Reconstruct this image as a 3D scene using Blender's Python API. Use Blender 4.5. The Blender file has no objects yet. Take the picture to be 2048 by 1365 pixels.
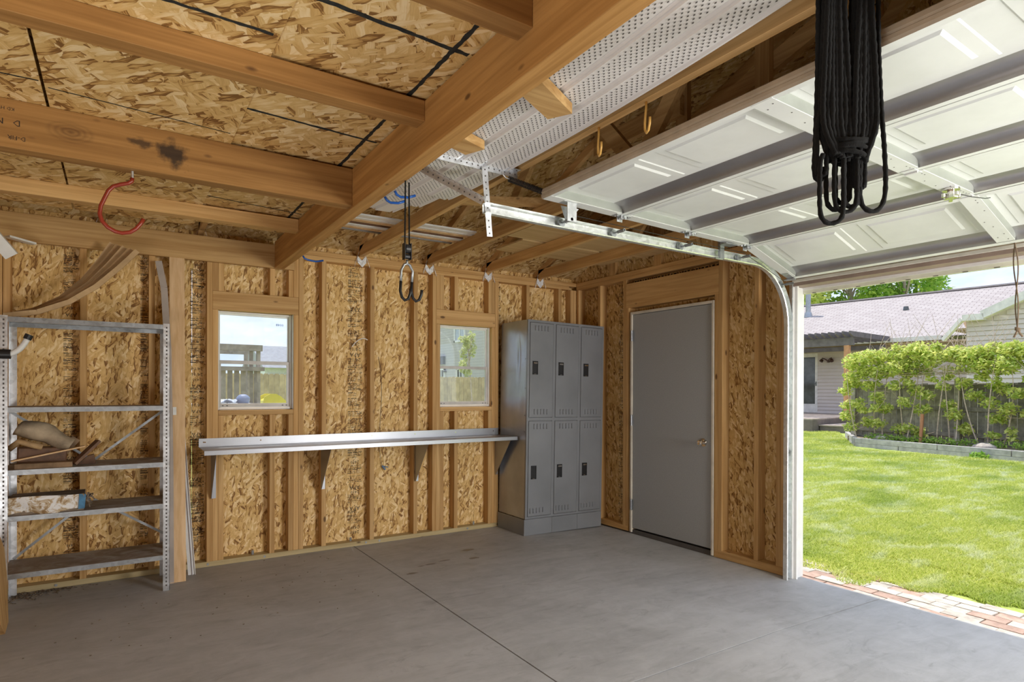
import bpy, math, random
import numpy as np
from mathutils import Vector, Matrix, Euler
SC = bpy.context.scene
COL = SC.collection
PI = math.pi
random.seed(7)
RNG = np.random.default_rng(7)

# ---------------------------------------------------------------- camera
cam_d = bpy.data.cameras.new('camera')
cam = bpy.data.objects.new('camera', cam_d)
COL.objects.link(cam)
SC.camera = cam
_yaw, _pitch, _roll = -0.57629, -0.0025855, 0.003159
_fw = Vector((-math.sin(_yaw) * math.cos(_pitch), math.cos(_yaw) * math.cos(_pitch), math.sin(_pitch)))
_rt = Vector((math.cos(_yaw), math.sin(_yaw), 0))
_up = _rt.cross(_fw)
_r = _rt * math.cos(_roll) + _up * math.sin(_roll)
_u = -_rt * math.sin(_roll) + _up * math.cos(_roll)
_m = Matrix((_r, _u, -_fw)).transposed().to_4x4()
_m.translation = Vector((-4.0821, -5.0483, 1.33144))
cam.matrix_world = _m
cam_d.sensor_width = 36.0
cam_d.lens = 1213.717 / 2048 * 36
cam_d.shift_x = (1024 - 1025.67) / 2048
cam_d.shift_y = (783.93 - 682.5) / 2048
cam_d.clip_start = 0.05
cam_d.clip_end = 400

# ---------------------------------------------------------------- exposure, sky, sun, fill lights
SC.view_settings.view_transform = 'Standard'
SC.view_settings.look = 'None'
SC.view_settings.gamma = 1
SC.view_settings.use_curve_mapping = False
SC.view_settings.exposure = 0.26

world = bpy.data.worlds.new('sky')
SC.world = world
world.use_nodes = True
wn, wl = world.node_tree.nodes, world.node_tree.links
wn.clear()
w_out = wn.new('ShaderNodeOutputWorld')
w_bg = wn.new('ShaderNodeBackground')
w_tc = wn.new('ShaderNodeTexCoord')
w_sep = wn.new('ShaderNodeSeparateXYZ')
wl.new(w_tc.outputs['Generated'], w_sep.inputs[0])
w_grad = wn.new('ShaderNodeValToRGB')
w_grad.color_ramp.elements[0].position = 0.0
w_grad.color_ramp.elements[0].color = (0.62, 0.72, 0.86, 1)
w_grad.color_ramp.elements[1].position = 0.45
w_grad.color_ramp.elements[1].color = (0.16, 0.33, 0.72, 1)
wl.new(w_sep.outputs['Z'], w_grad.inputs[0])
w_map = wn.new('ShaderNodeMapping')
w_map.inputs['Scale'].default_value = (1.6, 1.6, 5.5)
wl.new(w_tc.outputs['Generated'], w_map.inputs[0])
w_ns = wn.new('ShaderNodeTexNoise')
w_ns.inputs['Scale'].default_value = 2.1
w_ns.inputs['Detail'].default_value = 7
w_ns.inputs['Roughness'].default_value = 0.55
wl.new(w_map.outputs[0], w_ns.inputs['Vector'])
w_cr = wn.new('ShaderNodeValToRGB')
w_cr.color_ramp.elements[0].position = 0.40
w_cr.color_ramp.elements[1].position = 0.60
wl.new(w_ns.outputs[0], w_cr.inputs[0])
w_mix = wn.new('ShaderNodeMixRGB')
w_mix.inputs[2].default_value = (0.86, 0.89, 0.95, 1)
wl.new(w_cr.outputs[0], w_mix.inputs[0])
wl.new(w_grad.outputs[0], w_mix.inputs[1])
wl.new(w_mix.outputs[0], w_bg.inputs[0])
w_bg.inputs[1].default_value = 1.35
wl.new(w_bg.outputs[0], w_out.inputs[0])

sun_d = bpy.data.lights.new('sun', 'SUN')
sun = bpy.data.objects.new('sun', sun_d)
COL.objects.link(sun)
sun_d.energy = 3.6
sun_d.angle = math.radians(1.0)
sun_d.color = (1.0, 0.95, 0.87)
_az = Vector((0.20, 0.98, 0)).normalized()
_el = math.radians(66)
_sd = Vector((_az.x * math.cos(_el), _az.y * math.cos(_el), math.sin(_el)))
sun.rotation_euler = _sd.to_track_quat('Z', 'Y').to_euler()
sun.location = (0, 0, 20)


def area_lamp(name, loc, target, sx, sy, power, color):
    d = bpy.data.lights.new(name, 'AREA')
    d.shape = 'RECTANGLE'
    d.size, d.size_y = sx, sy
    d.energy = power
    d.color = color
    o = bpy.data.objects.new(name, d)
    COL.objects.link(o)
    o.location = loc
    o.rotation_euler = (Vector(loc) - Vector(target)).to_track_quat('Z', 'Y').to_euler()
    return o


# unseen area lights added out of view to brighten the interior
area_lamp('fill_light', (-0.75, -6.3, 1.35), (-3.2, -0.5, 1.5), 1.1, 1.4, 112, (1.0, 0.98, 0.95))
area_lamp('fill_light', (-5.3, -4.5, 0.12), (-5.0, -3.9, 2.5), 1.5, 1.5, 50, (1.0, 0.98, 0.95))


# ---------------------------------------------------------------- materials
def srgb(r, g, b):
    f = lambda c: (c / 255 / 12.92) if c / 255 <= 0.04045 else ((c / 255 + 0.055) / 1.055) ** 2.4
    return (f(r), f(g), f(b), 1)


class NT:
    def __init__(s, name):
        s.m = bpy.data.materials.new(name)
        s.m.use_nodes = True
        s.n, s.l = s.m.node_tree.nodes, s.m.node_tree.links
        s.b = s.n['Principled BSDF']

    def new(s, t, **kw):
        x = s.n.new(t)
        for k, v in kw.items():
            setattr(x, k, v)
        return x

    def setv(s, node, **kw):
        for k, v in kw.items():
            inp = node.inputs[k] if not k.startswith('i') or not k[1:].isdigit() else node.inputs[int(k[1:])]
            if hasattr(v, 'is_linked') or hasattr(v, 'links'):
                s.l.new(v, inp)
            else:
                inp.default_value = v
        return node

    def coord(s, scale=(1, 1, 1), rand=True, rot=None):
        tc = s.new('ShaderNodeTexCoord')
        out = tc.outputs['Object']
        if rand:
            oi = s.new('ShaderNodeObjectInfo')
            ad = s.new('ShaderNodeVectorMath', operation='MULTIPLY_ADD')
            cb = s.new('ShaderNodeCombineXYZ')
            for i in range(3):
                s.l.new(oi.outputs['Random'], cb.inputs[i])
            s.l.new(cb.outputs[0], ad.inputs[0])
            ad.inputs[1].default_value = (13.7, 29.3, 17.9)
            s.l.new(out, ad.inputs[2])
            out = ad.outputs[0]
        mp = s.new('ShaderNodeMapping')
        mp.inputs['Scale'].default_value = scale
        if rot:
            mp.inputs['Rotation'].default_value = rot
        s.l.new(out, mp.inputs[0])
        return mp.outputs[0]

    def noise(s, vec, scale=5, detail=4, rough=0.5, dist=0.0):
        x = s.new('ShaderNodeTexNoise')
        s.l.new(vec, x.inputs['Vector'])
        x.inputs['Scale'].default_value = scale
        x.inputs['Detail'].default_value = detail
        x.inputs['Roughness'].default_value = rough
        x.inputs['Distortion'].default_value = dist
        return x.outputs[0]

    def ramp(s, fac, stops):
        r = s.new('ShaderNodeValToRGB')
        cr = r.color_ramp
        while len(cr.elements) < len(stops):
            cr.elements.new(0.5)
        for e, (p, c) in zip(cr.elements, stops):
            e.position = p
            e.color = c if len(c) == 4 else (*c, 1)
        s.l.new(fac, r.inputs[0])
        return r.outputs[0]

    def mix(s, fac, a, b, mode='MIX'):
        x = s.new('ShaderNodeMixRGB', blend_type=mode)
        for inp, v in zip(x.inputs, (fac, a, b)):
            if hasattr(v, 'links'):
                s.l.new(v, inp)
            else:
                inp.default_value = v
        return x.outputs[0]

    def math(s, op, a, b=0.0, clamp=False):
        x = s.new('ShaderNodeMath', operation=op)
        x.use_clamp = clamp
        for inp, v in zip(x.inputs, (a, b)):
            if hasattr(v, 'links'):
                s.l.new(v, inp)
            else:
                inp.default_value = v
        return x.outputs[0]

    def bump(s, h, strength=0.3, dist=0.01):
        b = s.new('ShaderNodeBump')
        b.inputs['Strength'].default_value = strength
        b.inputs['Distance'].default_value = dist
        s.l.new(h, b.inputs['Height'])
        s.l.new(b.outputs[0], s.b.inputs['Normal'])

    def fin(s, col=None, rough=0.6, metal=0.0, spec=None):
        if col is not None:
            if hasattr(col, 'links'):
                s.l.new(col, s.b.inputs['Base Color'])
            else:
                s.b.inputs['Base Color'].default_value = col
        if hasattr(rough, 'links'):
            s.l.new(rough, s.b.inputs['Roughness'])
        else:
            s.b.inputs['Roughness'].default_value = rough
        s.b.inputs['Metallic'].default_value = metal
        if spec is not None:
            s.b.inputs['Specular IOR Level'].default_value = spec
        return s.m


def gray(v):
    return (v, v, v, 1)


def mat_lumber(name, axis, light, dark, knots=True, tint=0.25):
    t = NT(name)
    sc = [24, 24, 24]
    sc[axis] = 1.1
    v = t.coord(tuple(sc))
    n1 = t.noise(v, 1.0, 4, 0.55, 0.6)
    sc2 = [90, 90, 90]
    sc2[axis] = 2.2
    v2 = t.coord(tuple(sc2))
    n2 = t.noise(v2, 1.0, 2, 0.5)
    mx = t.math('ADD', t.math('MULTIPLY', n1, 0.75), t.math('MULTIPLY', n2, 0.25))
    c = t.ramp(mx, [(0.30, dark), (0.46, tuple(0.45 * a + 0.55 * b for a, b in zip(light, dark))), (0.62, light)])
    sc3 = [1.5, 1.5, 1.5]
    v3 = t.coord(tuple(sc3))
    n3 = t.noise(v3, 1.0, 2)
    c = t.mix(t.math('MULTIPLY', n3, 0.30), c, (*[x * 0.72 for x in dark[:3]], 1))
    if knots:
        sk = [11, 11, 11]
        sk[axis] = 5.0
        vk = t.coord(tuple(sk))
        vo = t.new('ShaderNodeTexVoronoi')
        t.l.new(vk, vo.inputs['Vector'])
        vo.inputs['Scale'].default_value = 1.0
        k = t.ramp(vo.outputs['Distance'], [(0.085, (1, 1, 1)), (0.15, (0, 0, 0))])
        cs = t.new('ShaderNodeSeparateColor')
        t.l.new(vo.outputs['Color'], cs.inputs[0])
        k = t.math('MULTIPLY', k, t.math('GREATER_THAN', cs.outputs[0], 0.60))
        c = t.mix(t.math('MULTIPLY', k, 0.85), c, (0.10, 0.045, 0.018, 1))
    oi = t.new('ShaderNodeObjectInfo')
    br = t.math('ADD', t.math('MULTIPLY', oi.outputs['Random'], tint), 1.0 - tint * 0.6)
    hsv = t.new('ShaderNodeHueSaturation')
    t.l.new(c, hsv.inputs['Color'])
    t.l.new(br, hsv.inputs['Value'])
    t.bump(n2, 0.12, 0.002)
    return t.fin(hsv.outputs[0], 0.62, spec=0.25)


WL, WD = (0.74, 0.47, 0.205, 1), (0.47, 0.25, 0.082, 1)
LUM = [mat_lumber('lumber_%s' % a, i, WL, WD) for i, a in enumerate('xyz')]
LD1, LD2 = (0.47, 0.245, 0.08, 1), (0.25, 0.115, 0.032, 1)  # brown joist lumber; its dark tone also stands in for shaded sides
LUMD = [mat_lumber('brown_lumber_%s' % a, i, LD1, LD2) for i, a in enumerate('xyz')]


def stain(mat, spots):
    """dark mould patch / big knot: spots = (x, z, rx, rz, strength, colour) in the part's own coordinates"""
    n, l = mat.node_tree.nodes, mat.node_tree.links
    b = n['Principled BSDF']
    src = b.inputs['Base Color'].links[0].from_socket
    tc = n.new('ShaderNodeTexCoord')
    for (x, z, rx, rz_, k, colr, rings) in spots:
        mp = n.new('ShaderNodeMapping')
        mp.inputs['Location'].default_value = (-x / rx, 0, -z / rz_)
        mp.inputs['Scale'].default_value = (1 / rx, 0, 1 / rz_)
        l.new(tc.outputs['Object'], mp.inputs[0])
        ln = n.new('ShaderNodeVectorMath')
        ln.operation = 'LENGTH'
        l.new(mp.outputs[0], ln.inputs[0])
        ns = n.new('ShaderNodeTexNoise')
        ns.inputs['Scale'].default_value = 1.6
        ns.inputs['Detail'].default_value = 5
        l.new(mp.outputs[0], ns.inputs['Vector'])
        ad = n.new('ShaderNodeMath')
        ad.operation = 'MULTIPLY_ADD'
        l.new(ns.outputs[0], ad.inputs[0])
        ad.inputs[1].default_value = 0.25 if rings else 1.8
        l.new(ln.outputs['Value'], ad.inputs[2])
        rp_ = n.new('ShaderNodeValToRGB')
        e = rp_.color_ramp
        if rings:
            e.elements[0].position, e.elements[0].color = 0.12, (1, 1, 1, 1)
            e.elements[1].position, e.elements[1].color = 1.0, (0, 0, 0, 1)
            for p_, c_ in ((.30, .35), (.40, .75), (.52, .2), (.62, .5), (.76, .1), (.86, .3)):
                q_ = e.elements.new(p_)
                q_.color = (c_, c_, c_, 1)
        else:
            e.elements[0].position, e.elements[0].color = 0.75, (1, 1, 1, 1)
            e.elements[1].position, e.elements[1].color = 1.0, (0, 0, 0, 1)
            dv = n.new('ShaderNodeMath')
            dv.operation = 'MULTIPLY'
            dv.inputs[1].default_value = 0.58
            l.new(ad.outputs[0], dv.inputs[0])
        l.new((ad if rings else dv).outputs[0], rp_.inputs[0])
        mu = n.new('ShaderNodeMath')
        mu.operation = 'MULTIPLY'
        mu.inputs[1].default_value = k
        l.new(rp_.outputs[0], mu.inputs[0])
        mx = n.new('ShaderNodeMixRGB')
        l.new(mu.outputs[0], mx.inputs[0])
        l.new(src, mx.inputs[1])
        mx.inputs[2].default_value = colr
        src = mx.outputs[0]
    l.new(src, b.inputs['Base Color'])
    return mat


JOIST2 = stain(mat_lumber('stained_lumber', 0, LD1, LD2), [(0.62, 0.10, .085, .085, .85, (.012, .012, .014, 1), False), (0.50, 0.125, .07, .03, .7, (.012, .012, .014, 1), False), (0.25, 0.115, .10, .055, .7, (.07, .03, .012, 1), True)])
PINE_Z = mat_lumber('pine_plank', 2, (0.80, 0.56, 0.33, 1), (0.62, 0.38, 0.18, 1), False, 0.05)
TREATED = mat_lumber('treated_lumber', 0, (0.62, 0.50, 0.28, 1), (0.42, 0.31, 0.14, 1), True, 0.1)


def mat_osb(name, plane, light=1.0, flake=1.0, turn=1.0, lean=0.0):
    t = NT(name)
    base = t.coord((1, 1, 1))
    sp = t.new('ShaderNodeSeparateXYZ')
    t.l.new(base, sp.inputs[0])
    ia, ib = {'xz': (0, 2), 'yz': (1, 2), 'xy': (0, 1)}[plane]
    cb = t.new('ShaderNodeCombineXYZ')
    t.l.new(sp.outputs[ia], cb.inputs[0])
    t.l.new(sp.outputs[ib], cb.inputs[1])
    flat = cb.outputs[0]
    nz = t.new('ShaderNodeTexNoise', noise_dimensions='2D')
    t.l.new(flat, nz.inputs['Vector'])
    nz.inputs['Scale'].default_value = 5.0
    nz.inputs['Detail'].default_value = 3
    dsp = t.new('ShaderNodeVectorMath', operation='MULTIPLY_ADD')
    t.l.new(nz.outputs['Color'], dsp.inputs[0])
    dsp.inputs[1].default_value = (0.03, 0.03, 0.0)
    t.l.new(flat, dsp.inputs[2])
    val = None
    grainv = None
    for i, (ang, sx, sy) in enumerate([(0.3, 10, 38), (1.25, 8, 30), (-0.75, 11, 44), (1.9, 15, 52), (0.85, 18, 60)]):
        r0 = t.new('ShaderNodeMapping')
        r0.inputs['Rotation'].default_value = (0, 0, ang * turn + lean)
        r0.inputs['Location'].default_value = (3.1 * i, 1.7 * i, 0)
        t.l.new(dsp.outputs[0], r0.inputs[0])
        r1 = t.new('ShaderNodeMapping')
        r1.inputs['Scale'].default_value = (sx * flake, sy * flake, 1)
        t.l.new(r0.outputs[0], r1.inputs[0])
        vo = t.new('ShaderNodeTexVoronoi', voronoi_dimensions='2D', feature='F1')
        vo.distance = 'CHEBYCHEV' if i % 2 else 'MANHATTAN'
        vo.inputs['Scale'].default_value = 1.0
        t.l.new(r1.outputs[0], vo.inputs['Vector'])
        cs = t.new('ShaderNodeSeparateColor')
        t.l.new(vo.outputs['Color'], cs.inputs[0])
        r2 = t.new('ShaderNodeMapping')
        r2.inputs['Scale'].default_value = (sx * 0.7, sy * 5, 1)
        t.l.new(r0.outputs[0], r2.inputs[0])
        g = t.new('ShaderNodeTexNoise', noise_dimensions='2D')
        g.inputs['Scale'].default_value = 1.0
        g.inputs['Detail'].default_value = 3
        t.l.new(r2.outputs[0], g.inputs['Vector'])
        edge = t.math('MULTIPLY', t.math('SUBTRACT', vo.outputs['Distance'], 0.35), -0.35)
        v = t.math('ADD', t.math('ADD', cs.outputs[0], edge), t.math('MULTIPLY', t.math('SUBTRACT', g.outputs[0], 0.5), 0.75))
        if val is None:
            val = v
        else:
            val = t.mix(t.math('GREATER_THAN', cs.outputs[1], 0.54), val, v)
    L = light
    c = t.ramp(val, [(-0.0, (0.20 * L, 0.085 * L, 0.022 * L)), (0.07, (0.44 * L, 0.235 * L, 0.070 * L)),
                     (0.22, (0.65 * L, 0.405 * L, 0.145 * L)), (0.62, (0.77 * L, 0.52 * L, 0.215 * L)),
                     (1.0, (0.94 * L, 0.73 * L, 0.42 * L))])
    big = t.noise(base, 1.6, 2)
    c = t.mix(t.math('MULTIPLY', big, 0.22), c, (0.60 * L, 0.36 * L, 0.13 * L, 1))
    t.bump(val, 0.25, 0.004)
    return t.fin(c, 0.6, spec=0.25)


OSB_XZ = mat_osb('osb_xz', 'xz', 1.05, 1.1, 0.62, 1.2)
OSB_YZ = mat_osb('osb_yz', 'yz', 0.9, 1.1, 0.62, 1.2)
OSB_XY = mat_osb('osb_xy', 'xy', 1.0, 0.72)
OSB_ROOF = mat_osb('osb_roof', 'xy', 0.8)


def mat_plain(name, col, rough=0.5, metal=0.0, var=0.12, scale=6, bump=0.0, bscale=60, spec=None, tint=0.0):
    t = NT(name)
    v = t.coord()
    n = t.noise(v, scale, 5, 0.6)
    dk = (*[x * (1 - var * 1.6) for x in col[:3]], 1)
    lt = (*[min(1, x * (1 + var * 0.6)) for x in col[:3]], 1)
    c = t.ramp(n, [(0.3, dk), (0.65, lt)])
    if tint:
        oi = t.new('ShaderNodeObjectInfo')
        hsv = t.new('ShaderNodeHueSaturation')
        t.l.new(c, hsv.inputs['Color'])
        t.l.new(t.math('ADD', t.math('MULTIPLY', oi.outputs['Random'], tint), 1.0 - tint * 0.5), hsv.inputs['Value'])
        c = hsv.outputs[0]
    if bump:
        t.bump(t.noise(v, bscale, 3), bump, 0.003)
    return t.fin(c, rough, metal, spec)


def mat_galv(name, col, rough=0.38, scale=45):
    t = NT(name)
    v = t.coord()
    vo = t.new('ShaderNodeTexVoronoi')
    t.l.new(v, vo.inputs['Vector'])
    vo.inputs['Scale'].default_value = scale
    cs = t.new('ShaderNodeSeparateColor')
    t.l.new(vo.outputs['Color'], cs.inputs[0])
    n = t.noise(v, 4, 4)
    f = t.math('ADD', t.math('MULTIPLY', cs.outputs[0], 0.35), t.math('MULTIPLY', n, 0.65))
    c = t.ramp(f, [(0.2, tuple(x * 0.72 for x in col)), (0.75, tuple(min(1, x * 1.1) for x in col))])
    ro = t.math('ADD', t.math('MULTIPLY', cs.outputs[1], 0.12), rough - 0.05)
    return t.fin(c, ro, 0.85)


def mat_concrete():
    t = NT('concrete')
    v = t.coord(rand=False)
    n1 = t.noise(v, 0.9, 6, 0.62, 0.6)
    n2 = t.noise(v, 5.5, 6, 0.7, 1.2)
    v3 = t.coord((1.2, 5.0, 1), rand=False, rot=(0, 0, 0.6))
    n3 = t.noise(v3, 1.6, 5, 0.65, 1.0)
    f = t.math('ADD', t.math('ADD', t.math('MULTIPLY', n1, 0.40), t.math('MULTIPLY', n2, 0.28)), t.math('MULTIPLY', n3, 0.32))
    c = t.ramp(f, [(0.30, (0.25, 0.245, 0.24)), (0.42, (0.37, 0.367, 0.365)), (0.56, (0.46, 0.458, 0.46)), (0.78, (0.56, 0.558, 0.56))])
    n4 = t.noise(v, 26, 3, 0.6)
    sp = t.ramp(n4, [(0.72, (0, 0, 0)), (0.76, (1, 1, 1))])
    c = t.mix(t.math('MULTIPLY', sp, 0.25), c, (0.62, 0.61, 0.60, 1))
    n5 = t.noise(t.coord((1.0, 2.6, 1), rand=False, rot=(0, 0, -0.5)), 2.3, 7, 0.72, 2.2)
    st = t.ramp(n5, [(0.56, (0, 0, 0)), (0.70, (1, 1, 1))])
    c = t.mix(t.math('MULTIPLY', st, 0.40), c, (0.20, 0.19, 0.185, 1))
    t.bump(t.math('ADD', n2, t.math('MULTIPLY', n4, 0.4)), 0.12, 0.004)
    ro = t.ramp(n1, [(0.3, gray(0.48)), (0.7, gray(0.68))])
    return t.fin(c, ro, spec=0.35)


CONC = mat_concrete()
GALV = mat_galv('galvanized_steel', (0.40, 0.42, 0.44), 0.42)
GALV_BR = mat_galv('bright_galvanized', (0.72, 0.74, 0.77), 0.36)
RAIL_GREY = mat_plain('rail_shade_grey', (0.42, 0.41, 0.42, 1), 0.4, 0.75, 0.1, 3)  # grey in place of door white, standing in for the shaded rail face
STILE_SIDE = mat_plain('stile_shade_grey', (0.42, 0.44, 0.40, 1), 0.45, 0.4, 0.1, 5)  # shade of the stile sides put into a grey metal colour
TRACKM = mat_galv('track_galvanized', (0.82, 0.84, 0.84), 0.42)
STAINLESS = mat_plain('stainless_sheet', (0.40, 0.41, 0.44, 1), 0.38, 0.9, 0.05, 3)
WHITE_STEEL = mat_plain('white_door_paint', (0.80, 0.81, 0.80, 1), 0.38, 0, 0.05, 3)
TAN_EDGE = mat_plain('tan_door_edge', (0.50, 0.41, 0.31, 1), 0.5, 0, 0.12, 9)
WHITE_TRIM = mat_plain('white_vinyl', (0.80, 0.79, 0.77, 1), 0.45, 0, 0.06, 8)
SOFFIT = mat_plain('soffit_vinyl', (0.78, 0.745, 0.73, 1), 0.40, 0, 0.04, 3)
HOLE = mat_plain('dark_hole', (0.10, 0.09, 0.085, 1), 0.9)
BLACK = mat_plain('black_plastic', (0.012, 0.012, 0.014, 1), 0.45, 0, 0.2)
ROPE_BLK = mat_plain('black_rope', (0.003, 0.003, 0.003, 1), 1.0, 0, 0.3, 90, 0.5, 200)
RUBBER_RED = mat_plain('red_vinyl', (0.30, 0.035, 0.018, 1), 0.32, 0, 0.12)
BLUE_V = mat_plain('blue_vinyl', (0.015, 0.10, 0.42, 1), 0.3)
GOLD_V = mat_plain('gold_vinyl', (0.80, 0.46, 0.12, 1), 0.35)
CHROME = mat_plain('chrome', (0.80, 0.78, 0.74, 1), 0.12, 1.0, 0.03)
CLIP = mat_plain('frosted_clip', (0.88, 0.88, 0.90, 1), 0.3, 0.0, 0.15, 60, 0.8, 70)
INK = mat_plain('printed_ink', (0.035, 0.022, 0.015, 1), 0.8, 0, 0.4, 60)
INK_BLUE = mat_plain('blue_ink', (0.05, 0.16, 0.45, 1), 0.8)
SPRAY = mat_plain('black_marking', (0.02, 0.022, 0.02, 1), 0.85, 0, 0.5, 40)
CARDBOARD = mat_plain('brown_cardboard', (0.30, 0.19, 0.105, 1), 0.85, 0, 0.35, 8, 0.3, 30)
DUSTY = mat_plain('dusty_brown', (0.22, 0.165, 0.12, 1), 0.9, 0, 0.35, 12, 0.3, 60)
DARKWOOD = mat_plain('dark_wood_scrap', (0.16, 0.075, 0.035, 1), 0.6, 0, 0.3, 12)


def mat_locker():
    t = NT('locker_paint')
    v = t.coord()
    n = t.noise(v, 3, 4)
    c = t.ramp(n, [(0.3, (0.22, 0.23, 0.245)), (0.7, (0.27, 0.28, 0.30))])
    t.bump(t.noise(v, 2.6, 2, 0.5, 0.4), 0.25, 0.02)
    return t.fin(c, 0.36, 0.25)


LOCKER = mat_locker()
LOCKER_SIDE = mat_plain('bright_locker_side', (0.40, 0.42, 0.46, 1), 0.34, 0.65, 0.12, 3, 0.10, 4)  # lighter and shinier than the locker paint, standing in for window light
DOORGRAY = mat_plain('grey_door_primer', (0.36, 0.37, 0.375, 1), 0.5, 0, 0.10, 160, 0.15, 200)
FRAME_CREAM = mat_plain('cream_door_frame', (0.68, 0.62, 0.52, 1), 0.5)


def mat_dusty_shelf():
    t = NT('dusty_shelf_top')
    v = t.coord()
    n = t.noise(v, 7, 6, 0.65, 0.8)
    c = t.ramp(n, [(0.35, (0.40, 0.39, 0.38)), (0.5, (0.30, 0.25, 0.21)), (0.7, (0.20, 0.155, 0.12))])
    return t.fin(c, 0.7, 0.15)


SHELF_DUST = mat_dusty_shelf()


def mat_glass():
    t = NT('window_glass')
    t.n.remove(t.b)
    out = t.n['Material Output']
    tr = t.new('ShaderNodeBsdfTransparent')
    tr.inputs[0].default_value = (0.95, 0.97, 0.98, 1)
    gl = t.new('ShaderNodeBsdfGlossy')
    gl.inputs['Roughness'].default_value = 0.03
    df = t.new('ShaderNodeBsdfDiffuse')
    df.inputs[0].default_value = (0.9, 0.92, 0.95, 1)
    m1 = t.new('ShaderNodeMixShader')
    m1.inputs[0].default_value = 0.06
    m2 = t.new('ShaderNodeMixShader')
    m2.inputs[0].default_value = 0.05
    t.l.new(tr.outputs[0], m1.inputs[1])
    t.l.new(gl.outputs[0], m1.inputs[2])
    t.l.new(m1.outputs[0], m2.inputs[1])
    t.l.new(df.outputs[0], m2.inputs[2])
    t.l.new(m2.outputs[0], out.inputs[0])
    return t.m


GLASS = mat_glass()


def mat_leaf(name, a, b, patch=False):
    t = NT(name)
    geo = t.new('ShaderNodeNewGeometry')
    c = t.ramp(geo.outputs['Random Per Island'], [(0.0, a), (1.0, b)])
    if patch:
        v = t.coord((1, 1, 1), rand=False)
        n1 = t.noise(t.coord((1.0, 2.2, 1), rand=False, rot=(0, 0, .5)), 1.6, 5, 0.7, 0.8)
        dry = t.ramp(n1, [(0.50, (0, 0, 0)), (0.66, (1, 1, 1))])
        c = t.mix(t.math('MULTIPLY', dry, 0.75), c, (0.82, 0.84, 0.62, 1))
        n2 = t.noise(v, 0.9, 4, 0.6)
        dkr = t.ramp(n2, [(0.36, (1, 1, 1)), (0.52, (0, 0, 0))])
        c = t.mix(t.math('MULTIPLY', dkr, 0.55), c, (0.26, 0.40, 0.05, 1))
    out = t.n['Material Output']
    tl = t.new('ShaderNodeBsdfTranslucent')
    t.l.new(c, tl.inputs[0])
    m = t.new('ShaderNodeMixShader')
    m.inputs[0].default_value = 0.45
    t.fin(c, 0.5, spec=0.3)
    t.l.new(t.b.outputs[0], m.inputs[1])
    t.l.new(tl.outputs[0], m.inputs[2])
    t.l.new(m.outputs[0], out.inputs[0])
    return t.m


LEAF_SHRUB = mat_leaf('shrub_leaf', (0.34, 0.48, 0.07, 1), (0.95, 0.92, 0.34, 1))
LEAF_TREE = mat_leaf('tree_leaf', (0.18, 0.38, 0.05, 1), (0.55, 0.70, 0.14, 1))
LEAF_PALE = mat_leaf('pale_leaf', (0.50, 0.55, 0.22, 1), (0.80, 0.80, 0.45, 1))
GRASSM = mat_leaf('grass_blade', (0.42, 0.52, 0.07, 1), (0.82, 0.82, 0.27, 1), True)
BARK = mat_plain('twig_bark', (0.58, 0.45, 0.38, 1), 0.8, 0, 0.25, 30)


def mat_lawn():
    t = NT('lawn_soil')
    v = t.coord(rand=False)
    n = t.noise(v, 0.7, 6, 0.6)
    n2 = t.noise(v, 30, 4, 0.7)
    f = t.math('ADD', t.math('MULTIPLY', n, 0.6), t.math('MULTIPLY', n2, 0.4))
    c = t.ramp(f, [(0.32, (0.30, 0.40, 0.08)), (0.5, (0.44, 0.53, 0.14)), (0.68, (0.62, 0.64, 0.32))])
    t.bump(n2, 0.8, 0.03)
    return t.fin(c, 0.9, spec=0.1)


LAWN = mat_lawn()
BRICK_R = mat_plain('paver_clay', (0.50, 0.34, 0.27, 1), 0.85, 0, 0.22, 14, 0.4, 80, tint=.3)
BRICK_W = mat_plain('paver_pale', (0.58, 0.52, 0.45, 1), 0.85, 0, 0.22, 14, 0.4, 80, tint=.3)
SOIL = mat_plain('dry_soil', (0.34, 0.27, 0.19, 1), 0.95, 0, 0.3, 12, 0.6, 40)
GREYWOOD = mat_plain('weathered_wood', (0.31, 0.275, 0.24, 1), 0.85, 0, 0.25, 10, 0.3, 40, tint=.6)
BEDWOOD = mat_plain('bed_timber', (0.47, 0.45, 0.43, 1), 0.85, 0, 0.2, 8, 0.3, 40)
FENCE_TAN = mat_plain('tan_fence', (0.56, 0.42, 0.24, 1), 0.85, 0, 0.2, 5, 0.3, 30, tint=.25)
DECKM = mat_plain('deck_boards', (0.46, 0.38, 0.33, 1), 0.8, 0, 0.15, 5)
DECKDK = mat_plain('deck_skirt', (0.20, 0.165, 0.15, 1), 0.8, 0, 0.15, 5)
PERG = mat_plain('pergola_stain', (0.17, 0.145, 0.15, 1), 0.75, 0, 0.2, 5)
CEDAR = mat_plain('cedar_post', (0.60, 0.30, 0.15, 1), 0.7, 0, 0.15, 8)


def mat_siding(name, col, pitch):
    t = NT(name)
    v = t.coord((1, 1, 1), rand=False)
    w = t.new('ShaderNodeTexWave', wave_type='BANDS', bands_direction='Z', wave_profile='SAW')
    w.inputs['Scale'].default_value = 0.314159 / pitch
    w.inputs['Distortion'].default_value = 0
    t.l.new(v, w.inputs['Vector'])
    t.bump(w.outputs['Fac'], 0.9, 0.03)
    n = t.noise(v, 2, 3)
    c = t.ramp(n, [(0.3, tuple(x * 0.94 for x in col)), (0.7, col)])
    gro = t.ramp(w.outputs['Fac'], [(0.0, gray(0.45)), (0.10, gray(1.0))])
    c = t.mix(1.0, c, gro, 'MULTIPLY')
    return t.fin(c, 0.6)


SIDING_FAR = mat_siding('lavender_siding', (0.55, 0.52, 0.56), 0.13)


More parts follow.
